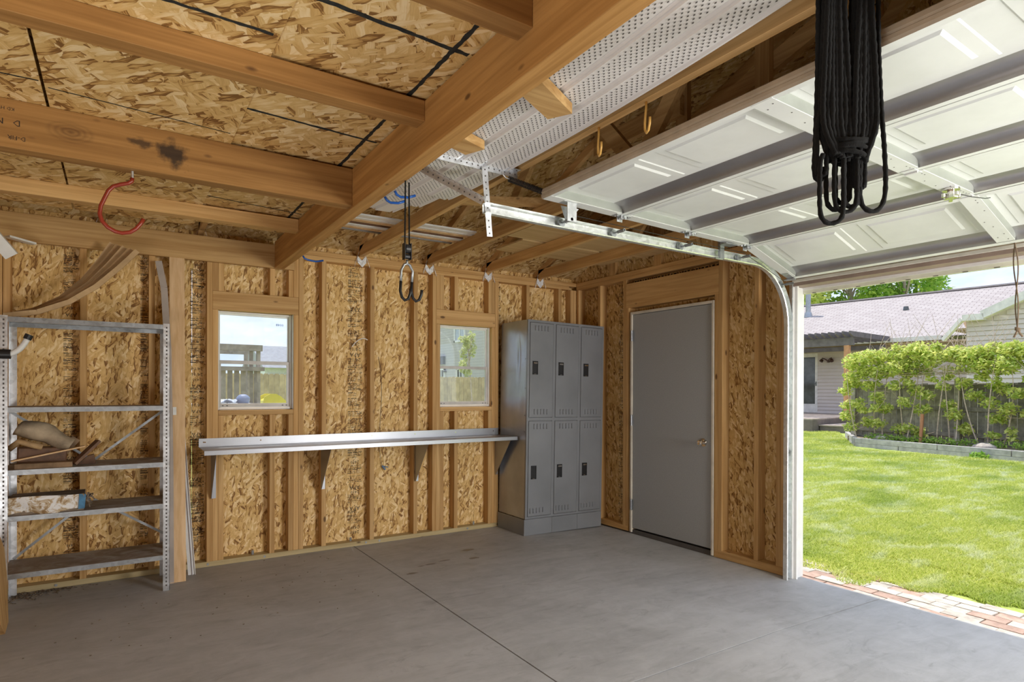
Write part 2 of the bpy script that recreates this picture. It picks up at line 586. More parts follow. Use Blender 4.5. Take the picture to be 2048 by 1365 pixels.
def mat_shingle():
    t = NT('roof_shingle')
    v = t.coord((1, 1, 1), rand=False)
    br = t.new('ShaderNodeTexBrick')
    br.inputs['Scale'].default_value = 1.0
    br.inputs['Color1'].default_value = (0.50, 0.45, 0.425, 1)
    br.inputs['Color2'].default_value = (0.42, 0.37, 0.35, 1)
    br.inputs['Mortar'].default_value = (0.26, 0.22, 0.21, 1)
    br.inputs['Mortar Size'].default_value = 0.012
    br.inputs['Brick Width'].default_value = 0.33
    br.inputs['Row Height'].default_value = 0.14
    sw = t.new('ShaderNodeSeparateXYZ')
    t.l.new(v, sw.inputs[0])
    cb = t.new('ShaderNodeCombineXYZ')
    t.l.new(sw.outputs[1], cb.inputs[0])
    t.l.new(sw.outputs[0], cb.inputs[1])
    t.l.new(cb.outputs[0], br.inputs['Vector'])
    t.bump(br.outputs['Fac'], 0.5, 0.02)
    return t.fin(br.outputs['Color'], 0.9, spec=0.2)


SHINGLE = mat_shingle()
SIDE_PINK = mat_plain('pale_siding', (0.64, 0.56, 0.52, 1), 0.6, 0, 0.04, 2)
TRIM_PALE = mat_plain('pale_trim', (0.78, 0.74, 0.70, 1), 0.6)
TRIM_BRN = mat_plain('soffit_board', (0.50, 0.36, 0.22, 1), 0.7)
DARKGLASS = mat_plain('dark_glass', (0.10, 0.11, 0.11, 1), 0.08, 0, 0.4, 2)
YELLOW = mat_plain('yellow_slide', (0.85, 0.70, 0.05, 1), 0.4)
BLUEWHITE = mat_plain('tarp', (0.72, 0.76, 0.84, 1), 0.5, 0, 0.3, 5)
STONE = mat_plain('field_stone', (0.50, 0.44, 0.38, 1), 0.85, 0, 0.3, 10, 0.5, 20)


# ---------------------------------------------------------------- mesh helpers
class M:
    def __init__(s):
        s.v, s.f = [], []

    def box(s, x0, x1, y0, y1, z0, z1):
        b = len(s.v)
        s.v += [(x0, y0, z0), (x1, y0, z0), (x1, y1, z0), (x0, y1, z0), (x0, y0, z1), (x1, y0, z1), (x1, y1, z1), (x0, y1, z1)]
        s.f += [tuple(b + i for i in q) for q in ((0, 3, 2, 1), (4, 5, 6, 7), (0, 1, 5, 4), (1, 2, 6, 5), (2, 3, 7, 6), (3, 0, 4, 7))]
        return s

    def obox(s, p0, p1, wd, ht, up=(0, 0, 1), off=0.0):
        """box from p0 to p1; wd across, ht along `up`"""
        p0, p1 = Vector(p0), Vector(p1)
        d = (p1 - p0).normalized()
        side = d.cross(Vector(up)).normalized()
        u = side.cross(d).normalized()
        b = len(s.v)
        for p in (p0, p1):
            for a, c in ((-1, -1), (1, -1), (1, 1), (-1, 1)):
                q = p + side * (a * wd / 2) + u * (c * ht / 2 + off)
                s.v.append(tuple(q))
        s.f += [tuple(b + i for i in q) for q in ((0, 1, 2, 3), (7, 6, 5, 4), (0, 4, 5, 1), (1, 5, 6, 2), (2, 6, 7, 3), (3, 7, 4, 0))]
        return s

    def prism(s, pts, a, b, axis=1):
        """polygon pts (2D) extruded along axis from a to b. axis 0: pts=(y,z); 1: (x,z); 2: (x,y)"""
        base = len(s.v)
        n = len(pts)
        for t in (a, b):
            for p in pts:
                s.v.append({0: (t, p[0], p[1]), 1: (p[0], t, p[1]), 2: (p[0], p[1], t)}[axis])
        s.f.append(tuple(base + i for i in range(n)))
        s.f.append(tuple(base + n + i for i in reversed(range(n))))
        for i in range(n):
            j = (i + 1) % n
            s.f.append((base + i, base + n + i, base + n + j, base + j))
        return s

    def tube(s, pts, r, k=8, closed=False, taper=None, cap=True):
        pts = [Vector(p) for p in pts]
        n = len(pts)
        base = len(s.v)
        prev = None
        for i, p in enumerate(pts):
            if closed:
                d = pts[(i + 1) % n] - pts[i - 1]
            else:
                d = pts[min(i + 1, n - 1)] - pts[max(i - 1, 0)]
            d.normalize()
            if prev is None:
                ref = Vector((0, 0, 1)) if abs(d.z) < 0.9 else Vector((1, 0, 0))
                a = d.cross(ref).normalized()
            else:
                a = (prev - d * prev.dot(d)).normalized()
            prev = a
            b = d.cross(a)
            rr = r if taper is None else r * (1 + (taper - 1) * i / max(1, n - 1))
            if callable(r):
                rr = r(i / max(1, n - 1))
            for j in range(k):
                t = 2 * PI * j / k
                s.v.append(tuple(p + a * (math.cos(t) * rr) + b * (math.sin(t) * rr)))
        m = n if closed else n - 1
        for i in range(m):
            for j in range(k):
                a0 = base + i * k + j
                a1 = base + i * k + (j + 1) % k
                b0 = base + ((i + 1) % n) * k + j
                b1 = base + ((i + 1) % n) * k + (j + 1) % k
                s.f.append((a0, a1, b1, b0))
        if cap and not closed:
            s.f.append(tuple(base + j for j in reversed(range(k))))
            s.f.append(tuple(base + (n - 1) * k + j for j in range(k)))
        return s

    def cyl(s, c, axis, r, h, k=16, r2=None):
        d = Vector(axis).normalized()
        c = Vector(c)
        p0, p1 = c, c + d * h
        base = len(s.v)
        ref = Vector((0, 0, 1)) if abs(d.z) < 0.9 else Vector((1, 0, 0))
        a = d.cross(ref).normalized()
        b = d.cross(a)
        for p, rr in ((p0, r), (p1, r if r2 is None else r2)):
            for j in range(k):
                t = 2 * PI * j / k
                s.v.append(tuple(p + a * math.cos(t) * rr + b * math.sin(t) * rr))
        for j in range(k):
            s.f.append((base + j, base + (j + 1) % k, base + k + (j + 1) % k, base + k + j))
        s.f.append(tuple(base + j for j in reversed(range(k))))
        s.f.append(tuple(base + k + j for j in range(k)))
        return s

    def grid(s, fn, nu, nv):
        b = len(s.v)
        for i in range(nu + 1):
            for j in range(nv + 1):
                s.v.append(tuple(fn(i / nu, j / nv)))
        for i in range(nu):
            for j in range(nv):
                a = b + i * (nv + 1) + j
                s.f.append((a, a + nv + 1, a + nv + 2, a + 1))
        return s

    def blob(s, c, rad, n=10, m=8, jit=0.12, seed=1):
        rg = random.Random(seed)
        cx, cy, cz = c
        b = len(s.v)
        for i in range(m + 1):
            ph = PI * i / m
            for j in range(n):
                th = 2 * PI * j / n
                k = 1 + rg.uniform(-jit, jit)
                s.v.append((cx + rad[0] * k * math.sin(ph) * math.cos(th), cy + rad[1] * k * math.sin(ph) * math.sin(th), cz + rad[2] * k * math.cos(ph)))
        for i in range(m):
            for j in range(n):
                s.f.append((b + i * n + j, b + (i + 1) * n + j, b + (i + 1) * n + (j + 1) % n, b + i * n + (j + 1) % n))
        return s

    def build(s, name, mat, parent=None, smooth=False, bevel=0.0):
        me = bpy.data.meshes.new(name)
        off = WL_(parent)
        if off != Vector((0, 0, 0)):
            vs = [(a - off.x, b - off.y, c - off.z) for a, b, c in s.v]
        else:
            vs = s.v
        me.from_pydata(vs, [], s.f)
        me.materials.append(mat)
        if smooth:
            me.polygons.foreach_set('use_smooth', [True] * len(me.polygons))
        me.validate()
        me.update()
        o = bpy.data.objects.new(name, me)
        COL.objects.link(o)
        if parent:
            o.parent = parent
        WPOS[o.name] = off.copy()
        if bevel:
            md = o.modifiers.new('bevel', 'BEVEL')
            md.width = bevel
            md.segments = 1
            md.limit_method = 'ANGLE'
        return o


WPOS = {}


def WL_(p):
    return WPOS[p.name] if p is not None else Vector((0, 0, 0))


def E_(name, loc, parent=None):
    o = bpy.data.objects.new(name, None)
    o.empty_display_size = 0.1
    COL.objects.link(o)
    if parent:
        o.parent = parent
        o.location = Vector(loc) - WL_(parent)
    else:
        o.location = loc
    WPOS[o.name] = Vector(loc)
    return o


def thing(name, label, cat, loc, group=None):
    o = E_(name, loc)
    o['label'] = label
    o['category'] = cat
    if group:
        o['group'] = group
    return o


def tag(o, label, cat, group=None, kind=None):
    o['label'] = label
    o['category'] = cat
    if group:
        o['group'] = group
    if kind:
        o['kind'] = kind
    return o


def struct(name, loc=(0, 0, 0)):
    o = E_(name, loc)
    o['kind'] = 'structure'
    return o


def B(name, mat, parent, *b, bevel=0.0):
    return M().box(*b).build(name, mat, parent, bevel=bevel)


def holes_panel(m, u0, u1, z0, z1, holes, put):
    us = sorted({u0, u1, *[h[0] for h in holes], *[h[1] for h in holes]})
    zs = sorted({z0, z1, *[h[2] for h in holes], *[h[3] for h in holes]})
    us = [u for u in us if u0 <= u <= u1]
    zs = [z for z in zs if z0 <= z <= z1]
    for a, b in zip(us, us[1:]):
        for c, d in zip(zs, zs[1:]):
            mu, mz = (a + b) / 2, (c + d) / 2
            if any(h[0] < mu < h[1] and h[2] < mz < h[3] for h in holes):
                continue
            put(m, a, b, c, d)


TXT = {}


def text_mesh(s, size):
    key = (s, size)
    if key in TXT:
        return TXT[key]
    cu = bpy.data.curves.new('t', 'FONT')
    cu.body = s
    cu.size = size
    cu.align_x = 'CENTER'
    cu.align_y = 'CENTER'
    cu.resolution_u = 1
    o = bpy.data.objects.new('t', cu)
    me = bpy.data.meshes.new_from_object(o)
    me.name = 'printed_text'
    bpy.data.objects.remove(o)
    TXT[key] = me
    return me


def text(s, size, loc, rot, mat, parent, name='printed_text'):
    me = text_mesh(s, size)
    if not me.materials:
        me.materials.append(mat)
    o = bpy.data.objects.new(name, me)
    COL.objects.link(o)
    o.parent = parent
    o.location = Vector(loc) - WL_(parent)
    o.rotation_euler = rot
    return o


# ================================================================ STRUCTURE
WH = 2.467          # wall height
DEEP = 7.9          # garage depth along -y
LEFT = -7.2

# ---- floor: slabs divided by control joints, falling slightly towards the door edge
floor = struct('floor')


def fz(x):
    return 0.0 if x < -1.0 else -0.03 * (x + 1.0) / 1.11


def slab(x0, x1, y0, y1):
    m = M()
    xs = [x0] + ([-1.0] if x0 < -1.0 < x1 else []) + [x1]
    for a, b in zip(xs, xs[1:]):
        i = len(m.v)
        m.v += [(a, y0, fz(a)), (b, y0, fz(b)), (b, y1, fz(b)), (a, y1, fz(a)),
                (a, y0, -0.12), (b, y0, -0.12), (b, y1, -0.12), (a, y1, -0.12)]
        m.f += [tuple(i + q for q in g) for g in ((0, 1, 2, 3), (4, 7, 6, 5), (0, 4, 5, 1), (2, 6, 7, 3), (0, 3, 7, 4), (1, 5, 6, 2))]
    m.build('floor_slab', CONC, floor)


g = 0.004
for (a, b) in ((LEFT - 0.2, -2.405 - g), (-2.405 + g, 0.115)):
    for (c, d) in ((-3.03 + g, 0.10), (-DEEP - 0.2, -3.03 - g)):
        slab(a, b, c, d)
B('joint_bed', HOLE, floor, LEFT, 0.11, -DEEP, 0.09, -0.10, -0.06)
# wet marks on the slab
m = M()
rg = random.Random(3)
for (cx, cy, rx, ry) in ((-1.65, -0.62, .075, .03), (-1.72, -0.86, .05, .025), (-1.95, -0.80, .05, .014), (-2.08, -0.83, .05, .014), (-2.17, -0.84, .03, .01), (-2.30, -0.97, .05, .018)):
    n = 14
    b = len(m.v)
    for j in range(n):
        t = 2 * PI * j / n
        k = rg.uniform(.65, 1.15)
        m.v.append((cx + rx * k * math.cos(t), cy + ry * k * math.sin(t), 0.0012))
    m.f.append(tuple(b + j for j in range(n)))
m.build('damp_mark', mat_plain('damp_stain', (0.16, 0.15, 0.14, 1), 0.35), floor)

# ---- back wall (with the two windows)
wb = struct('wall_back')
WIN = [(-3.453, -2.905, 1.172, 1.932), (-1.600, -1.043, 1.172, 1.938)]
edges = [0.1, -1.19, -2.41, -3.62, -4.84, -6.06, -7.25]
for a, b in zip(edges[1:], edges):
    m = M()
    holes_panel(m, a + 0.0015, b - 0.0015, 0.0, WH + 0.08, WIN, lambda m, p, q, r, s: m.box(p, q, 0.089, 0.100, r, s))
    m.build('sheathing_panel', OSB_XZ, wb)
B('bottom_plate', TREATED, wb, LEFT, 0.0, 0.0, 0.089, 0.0, 0.038, bevel=0.002)
B('top_plate', LUM[0], wb, LEFT, -0.095, 0.0, 0.089, 2.391, 2.4285, bevel=0.002)
B('top_plate', LUM[0], wb, LEFT, 0.0, 0.0, 0.089, 2.4295, WH, bevel=0.002)


def studx(x, z0=0.038, z1=2.391, w=0.038):
    return M().box(x, x + w, 0.0, 0.089, z0, z1).build('stud', LUM[2], wb, bevel=0.0018)


for x in (-7.15, -6.74, -6.34, -5.93, -5.53, -5.12, -4.746, -4.705, -4.302, -3.901, -3.5285, -2.863, -2.679, -2.266, -1.861, -1.676, -1.0065, -0.64, -0.235, -0.078, -0.039):
    studx(x)
for x in (-3.490, -2.9025):
    studx(x, 0.038, 1.932)
for x in (-1.6375, -1.0450):
    studx(x, 0.038, 1.938)
for x in (-3.451, -3.083, -2.9415):
    studx(x, 0.038, 1.133)
for x in (-1.599, -1.452, -1.084):
    studx(x, 0.038, 1.133)
for x in (-3.490, -3.451, -3.083, -2.941, -2.902):
    studx(x, 2.073, 2.391)
for x in (-1.6375, -1.599, -1.452, -1.084, -1.045):
    studx(x, 2.075, 2.391)
B('window_header', LUM[0], wb, -3.490, -2.8645, 0.0, 0.089, 1.933, 2.072, bevel=0.002)
B('window_header', LUM[0], wb, -1.6375, -1.008, 0.0, 0.089, 1.939, 2.074, bevel=0.002)
B('window_sill', LUM[0], wb, -3.451, -2.9035, 0.0, 0.089, 1.134, 1.171, bevel=0.002)
B('window_sill', LUM[0], wb, -1.599, -1.0455, 0.0, 0.089, 1.134, 1.171, bevel=0.002)
# bolt washers and nuts along the bottom plate
m = M()
for x in (-4.43, -3.52, -3.12, -2.30, -1.31, -2.18):
    m.cyl((x, -0.0005, 0.02), (0, -1, 0), 0.009, 0.0035, 8)
for x in (-2.42, -3.20, -1.22):
    m.cyl((x, 0.045, 0.038), (0, 0, 1), 0.010, 0.03, 8)
m.build('anchor_bolt', GALV, wb)
# printed grade stamps, upside down as in the photo
STAMPS = ['APA', '2430', 'RATED SHEATHING', 'SIZED FOR SPACING', 'EXPOSURE 1', '24/16', 'APA', '2430']


def stamp_column(parent, x, z0, z1, wd, plane='xz', dens=1.0, seed=0):
    rg = random.Random(seed)
    z = z0
    bars = M()
    big = {'APA': 0.052, '2430': 0.040, '24/16': 0.046}
    while z < z1:
        k = rg.random()
        if k < 0.42:
            s = rg.choice(STAMPS)
            h = big.get(s, wd / (0.62 * len(s)))
            if plane == 'xz':
                text(s, h * wd / 0.13, (x, 0.0884, z), (PI / 2, PI, 0), INK, parent)
            else:
                text(s, h * wd / 0.13, (0.0884, x, z), (PI / 2, PI, -PI / 2), INK, parent)
            z += h * 0.55 + 0.018
        else:
            n = rg.randint(3, 7)
            for i in range(n):
                a, b = x - wd / 2, x + wd / 2 - rg.choice((0, 0, 0, .02, .05)) * wd / .13
                while a < b:
                    L = rg.uniform(.006, .05)
                    if plane == 'xz':
                        bars.box(a, min(a + L, b), 0.0883, 0.0885, z, z + rg.choice((.002, .0035, .005)))
                    else:
                        bars.box(0.0883, 0.0885, a, min(a + L, b), z, z + rg.choice((.002, .0035, .005)))
                    a += L + rg.uniform(.003, .010)
                z += rg.choice((.008, .011, .014)) / dens
            z += 0.012 / dens
    bars.build('printed_text', INK, parent)


stamp_column(wb, -2.37, 0.10, 2.36, 0.125, seed=1)
stamp_column(wb, -3.585, 0.10, 2.36, 0.095, seed=2, dens=1.5)
stamp_column(wb, -4.355, 0.10, 2.36, 0.085, seed=3, dens=1.3)
stamp_column(wb, -3.925, 0.10, 2.36, 0.05, seed=5, dens=1.2)
stamp_column(wb, -0.925, 1.98, 2.36, 0.06, seed=4)

# ---- right wall (door wall) with the service door, and the gable above it
wr = struct('wall_right')
DOOR = (-1.784, -0.82, -0.1, 2.074)
OPEN = (-7.32, -2.46, -0.1, 2.11)
ye = [0.089, -1.13, -2.35, -3.57, -4.79, -6.01, -7.23, -7.99]
for b, a in zip(ye, ye[1:]):
    m = M()
    holes_panel(m, a + 0.0015, b - 0.0015, -0.03, WH - 0.001, [DOOR, OPEN], lambda m, p, q, r, s: m.box(0.089, 0.100, p, q, r, s))
    if m.v:
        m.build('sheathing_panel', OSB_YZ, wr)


def study(y, z0=0.036, z1=2.391, w=0.038):
    return M().box(0.0, 0.089, y, y + w, z0, z1).build('stud', LUM[2], wr, bevel=0.0018)


for y in (-0.039, -0.383, -0.754, -1.8645, -2.196, -2.383, -2.4215, -7.36, -7.40, -7.86):
    study(y)
for y in (-0.793, -1.8255):
    study(y, 0.036, 2.118)
study(-2.4595, 0.036, 2.11)
B('bottom_plate', LUM[1], wr, 0.0, 0.089, -0.792, -0.001, -0.012, 0.036, bevel=0.002)
B('bottom_plate', LUM[1], wr, 0.0, 0.089, -2.458, -1.788, -0.025, 0.036, bevel=0.002)
B('top_plate', LUM[1], wr, 0.0, 0.089, -DEEP, 0.0, 2.391, 2.4285, bevel=0.002)
B('top_plate', LUM[1], wr, 0.0, 0.089, -DEEP, -0.0, 2.4295, WH, bevel=0.002)
B('door_header', LUM[1], wr, 0.0, 0.089, -1.826, -0.7545, 2.118, 2.352, bevel=0.002)
B('door_header', LUM[1], wr, 0.0, 0.089, -7.36, -2.4222, 2.112, 2.39, bevel=0.002)
stamp_column(wr, -0.62, 0.08, 2.36, 0.11, plane='yz', seed=11)
m = M()
rg = random.Random(5)
a = -1.80
while a < -0.80:
    L = rg.uniform(.01, .03)
    m.box(0.0883, 0.0885, a, a + L, 2.360, 2.385)
    a += L + rg.uniform(.006, .02)
m.build('printed_text', INK, wr)
# gable end above the plates
RIDGE_Y = -DEEP / 2
PITCH = 5 / 12
HEEL = 2.56


def roofz(y):
    return HEEL + PITCH * (-y if y > RIDGE_Y else y + DEEP)


m = M()
m.prism([(0.1, WH), (0.1, roofz(0.1) + 0.02), (RIDGE_Y, roofz(RIDGE_Y) + 0.02), (-DEEP - 0.1, roofz(-DEEP - 0.1) + 0.02), (-DEEP - 0.1, WH)], 0.04, 0.10, axis=0)
m.build('gable_sheathing', OSB_YZ, wr)

# exterior skin of the garage so that it stands as a building from outside
wx = struct('trim_1')
B('corner_board', WHITE_TRIM, wx, 0.101, 0.125, -2.36, 0.12, -0.02, WH + 0.02)
B('corner_board', WHITE_TRIM, wx, 0.101, 0.125, -8.0, -7.42, -0.02, WH + 0.02)
B('corner_board', WHITE_TRIM, wx, 0.101, 0.125, -7.42, -2.36, 2.16, WH + 0.02)

# ---- jamb and header trim of the garage opening
tj = struct('trim_2')
B('jamb_board', WHITE_TRIM, tj, -0.002, 0.132, -2.4795, -2.4605, -0.029, 2.085, bevel=0.002)
B('jamb_board', WHITE_TRIM, tj, -0.002, 0.132, -7.32, -7.30, -0.03, 2.085, bevel=0.002)
B('door_stop', WHITE_TRIM, tj, 0.012, 0.030, -2.502, -2.480, -0.028, 2.09, bevel=0.002)
B('weather_strip', GALV_BR, tj, -0.016, -0.003, -2.478, -2.455, -0.024, 2.11)
B('head_jamb', mat_plain('brown_head_jamb', (0.36, 0.27, 0.22, 1), 0.6), tj, 0.0, 0.118, -7.32, -2.4605, 2.086, 2.1115, bevel=0.002)
B('head_lip', WHITE_TRIM, tj, 0.112, 0.1175, -7.32, -2.4805, 2.066, 2.0855)
B('head_stop', mat_plain('cream_trim', (0.80, 0.77, 0.66, 1), 0.5), tj, -0.006, 0.010, -7.32, -2.47, 2.112, 2.140, bevel=0.002)
m = M()
m.box(0.118, 0.152, -7.32, -2.482, 2.040, 2.066)
m.build('head_channel', mat_plain('cream_vinyl', (0.74, 0.74, 0.60, 1), 0.5), tj)
m = M()
y = -2.55
while y > -5.2:
    m.box(0.1165, 0.1185, y - 0.028, y, 2.038, 2.0425)
    y -= 0.155
m.build('channel_notch', HOLE, tj)

# ---- left and near walls (mostly outside the frame, they close the room)
wlft = struct('wall_left')
B('sheathing_panel', OSB_YZ, wlft, LEFT - 0.1, LEFT - 0.09, -DEEP, 0.1, 0, WH + 0.1)
for i in range(19):
    y = -0.04 - i * 0.4064
    if y > -DEEP:
        M().box(LEFT - 0.089, LEFT, y, y + 0.038, 0.038, 2.391).build('stud', LUM[2], wlft)
B('top_plate', LUM[1], wlft, LEFT - 0.089, LEFT, -DEEP, -0.05, 2.391, WH)
B('bottom_plate', LUM[1], wlft, LEFT - 0.089, LEFT, -DEEP, -0.05, 0.0, 0.038)
wf = struct('wall_front')
B('sheathing_panel', OSB_XZ, wf, LEFT, 0.1, -DEEP - 0.1, -DEEP - 0.09, 0, WH + 0.1)
B('top_plate', LUM[0], wf, LEFT, 0.0, -DEEP - 0.089, -DEEP, 2.391, WH)
for i in range(17):
    x = -0.5 - i * 0.4064
    M().box(x, x + 0.038, -DEEP - 0.089, -DEEP, 0.0, 2.391).build('stud', LUM[2], wf)

# ---- ceiling: roof sheathing and trusses
ce = struct('ceiling')
OV = 0.42
for side in (0, 1):
    y_e = OV if side == 0 else -DEEP - OV
    nrow = 4
    for r in range(nrow):
        t0, t1 = r / nrow, (r + 1) / nrow
        ya, yb = y_e + (RIDGE_Y - y_e) * t0, y_e + (RIDGE_Y - y_e) * t1
        xs = [LEFT - 0.4] + [LEFT - 0.4 + 1.22 * (r % 2) + 2.44 * k for k in range(1, 4)] + [0.34]
        xs = sorted(x for x in xs if x <= 0.34)
        for a, b in zip(xs, xs[1:]):
            m = M()
            za, zb = roofz(ya) if side == 0 else HEEL + PITCH * (ya + DEEP), roofz(yb)
            if side == 0:
                za = HEEL + PITCH * (-ya)
            i = len(m.v)
            m.v += [(a + .001, ya, za), (b - .001, ya, za), (b - .001, yb, zb), (a + .001, yb, zb), (a + .001, ya, za + .03), (b - .001, ya, za + .03), (b - .001, yb, zb + .03), (a + .001, yb, zb + .03)]
            m.f += [(0, 3, 2, 1), (4, 5, 6, 7), (0, 1, 5, 4), (1, 2, 6, 5), (2, 3, 7, 6), (3, 0, 4, 7)]
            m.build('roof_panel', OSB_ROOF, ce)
    B('fascia_board', WHITE_TRIM, ce, LEFT - 0.4, 0.34, *(sorted((y_e, y_e + (0.02 if side == 0 else -0.02)))), HEEL - PITCH * OV - 0.10, HEEL - PITCH * OV + 0.03)


def truss(x, lift=0.0):
    t = E_('truss', (x, 0, WH), ce)
    z0 = WH + lift
    h = 0.089 - (0.02 if lift else 0)
    M().box(x, x + 0.038, -DEEP + 0.01, -0.002, z0, z0 + h).build('bottom_chord', LUM[1], t, bevel=0.0018)
    for s in (0, 1):
        y0 = 0.30 if s == 0 else -DEEP - 0.30
        m = M()
        za = HEEL - PITCH * 0.30
        zt = roofz(RIDGE_Y)
        m.prism([(y0, za - 0.002), (RIDGE_Y, zt - 0.002), (RIDGE_Y, zt - 0.096), (y0, za - 0.05)] if s == 0 else
                [(y0, za - 0.002), (RIDGE_Y, zt - 0.002), (RIDGE_Y, zt - 0.096), (y0, za - 0.05)][::-1], x, x + 0.038, axis=0)
        m.build('top_chord', LUM[1], t)
    zc = z0 + h
    if -1.2 < x < -1.0:
        for ya in (-2.46, -3.03, -4.6):
            M().box(x, x + 0.038, ya, ya + 0.089, zc, roofz(ya) - 0.09).build('web', LUM[2], t)
        M().box(x - 0.04, x - 0.001, -2.44, -1.62, 3.055, 3.18).build('cross_tie', LUM[1], t)
        M().obox((x + 0.06, -2.30, 2.93), (x + 0.06, -3.95, 3.42), 0.038, 0.10).build('web', LUM[1], t)
    else:
      for a, b in (((-1.3, 0), (-2.0, 1)), ((-2.65, 0), (-2.0, 1)), ((-2.65, 0), (-3.93, 1)), ((-5.25, 0), (-3.97, 1)), ((-5.25, 0), (-5.9, 1)), ((-6.6, 0), (-5.9, 1))):
          p = (x + 0.019, a[0], zc - 0.01)
          q = (x + 0.019, b[0], roofz(b[0]) - 0.09)
          M().obox(p, q, 0.036, 0.085, up=(0, 1, 0)).build('web', LUM[1], t)
    # hurricane clip wrapped over the wall plate
    m = M()
    rg = random.Random(int(x * 1000))
    for s in (-1, 1):
        xc = x + 0.019 + s * 0.0215
        def fn(u, v, s=s, xc=xc):
            return (xc + s * (0.003 + 0.042 * (1 - v)) + rg.uniform(-.004, .004) * (1 - v), -0.004 - 0.012 * u + rg.uniform(-.004, .004) - 0.02 * (1 - v) * (1 - u), 2.385 + 0.115 * v - 0.02 * (1 - u) * (1 if s > 0 else 1.2) + 0.03 * (1 - u) * v)
        m.grid(fn, 4, 4)
    m.grid(lambda u, v: (x - 0.020 + 0.078 * u, -0.008 + rg.uniform(-.008, .002), 2.372 + 0.060 * v + 0.040 * abs(u - .5) * 2 + rg.uniform(-.004, .004)), 6, 4)
    m.build('hurricane_clip', CLIP, t)
    return t


for x in (-2.364, -1.734, -1.112, -0.500):
    truss(x)
for x in (-2.975, -3.585, -4.195, -4.805, -5.415, -6.025, -6.635):
    truss(x, 0.044)
# ladder blocking / gable studs just inside the gable end
for y in (-0.6, -1.2, -1.85, -2.46, -3.07, -3.68, -4.3, -5.0, -5.6):
    M().box(0.002, 0.0395, y, y + 0.089, WH, roofz(y) - 0.02 if y > RIDGE_Y else roofz(y + .09) - 0.04).build('gable_stud', LUM[2], wr)
# roof underlay skin outside and the overhang soffit at the door side
B('overhang_soffit', WHITE_TRIM, ce, 0.13, 0.33, -DEEP - 0.3, 0.3, WH + 0.01, WH + 0.03)

# ---- service door
d1 = struct('door_1')
y0, y1 = -1.784, -0.820
m = M()
m.box(-0.006, 0.10, y0, y0 + 0.022, -0.02, 2.074)
m.box(-0.006, 0.10, y1 - 0.022, y1, -0.012, 2.074)
m.box(-0.006, 0.10, y0 + 0.022, y1 - 0.022, 2.050, 2.074)
m.build('door_frame', FRAME_CREAM, d1, bevel=0.002)
slabo = B('door_slab', DOORGRAY, d1, 0.006, 0.048, y0 + 0.025, y1 - 0.025, 0.030, 2.046, bevel=0.002)
B('threshold', HOLE, d1, 0.01, 0.10, y0 + 0.022, y1 - 0.022, -0.035, 0.012)
for z in (0.20, 1.00, 1.80):
    m = M()
    m.box(-0.0085, -0.0005, y1 - 0.040, y1 - 0.008, z, z + 0.10)
    m.cyl((-0.010, y1 - 0.0235, z), (0, 0, 1), 0.006, 0.10, 8)
    m.build('hinge', GALV, d1)
m = M()
yk, zk = -1.680, 0.900
m.cyl((0.0055, yk, zk), (-1, 0, 0), 0.033, 0.008, 20)
m.cyl((-0.0025, yk, zk), (-1, 0, 0), 0.012, 0.03, 14)
prof = [(0.030, 0.014), (0.036, 0.024), (0.046, 0.0275), (0.056, 0.025), (0.063, 0.016), (0.065, 0.001)]
for (a, ra), (b, rb) in zip(prof, prof[1:]):
    m.cyl((-a, yk, zk), (-1, 0, 0), ra, b - a, 20, rb)
m.build('door_knob', CHROME, d1, smooth=False)

# ---- windows
for wi, (xa, xb, za, zb) in enumerate(WIN):
    w = struct('window_%d' % (wi + 1))
    m = M()
    f = 0.014
    m.box(xa + .001, xa + f, 0.045, 0.112, za + .001, zb - .001).box(xb - f, xb - .001, 0.045, 0.112, za + .001, zb - .001)
    m.box(xa + f, xb - f, 0.045, 0.112, za + .001, za + 0.022).box(xa + f, xb - f, 0.060, 0.112, zb - f, zb - .001)
    m.build('window_frame', WHITE_TRIM, w, bevel=0.002)
    zm = za + (zb - za) * 0.475
    ALU = GALV_BR
    # upper sash (outer)
    m = M()
    m.box(xa + f, xa + f + .010, .086, .104, zm, zb - f).box(xb - f - .012, xb - f, .086, .104, zm, zb - f)
    m.box(xa + f + .010, xb - f - .012, .086, .104, zb - f - .012, zb - f).box(xa + f + .010, xb - f - .012, .086, .104, zm, zm + .022)
    s1 = m.build('upper_sash', WHITE_TRIM, w)
    M().box(xa + f + .010, xb - f - .012, .094, .097, zm + .022, zb - f - .012).build('glass_pane', GLASS, s1)
    m = M()
    m.box(xa + f, xa + f + .014, .060, .082, za + .022, zm + .02).box(xb - f - .022, xb - f, .060, .082, za + .022, zm + .02)
    m.box(xa + f + .014, xb - f - .022, .060, .082, zm - .006, zm + .020).box(xa + f + .014, xb - f - .022, .060, .082, za + .022, za + .050)
    s2 = m.build('lower_sash', mat_plain('aged_sash', (0.60, 0.58, 0.56, 1), .45), w)
    M().box(xa + f + .014, xb - f - .022, .069, .072, za + .050, zm - .006).build('glass_pane', GLASS, s2)
    m = M()
    for xx in (xa + .035, xa + .065, xb - .075, xb - .045):
        m.box(xx, xx + .012, .0585, .0602, za + .030, za + .036)
    m.build('weep_slot', HOLE, s2)
    if wi == 0:
        text('0048', 0.030, (xb - 0.085, 0.0935, zb - 0.080), (PI / 2, PI, 0), INK_BLUE, w)
    # added white strip that puts window brightness on the right reveal
    m = M()
    m.box(xb - .0012, xb - .0002, .002, .044, za + .001, zb - .001)
    m.build('lit_reveal', WHITE_TRIM, w)

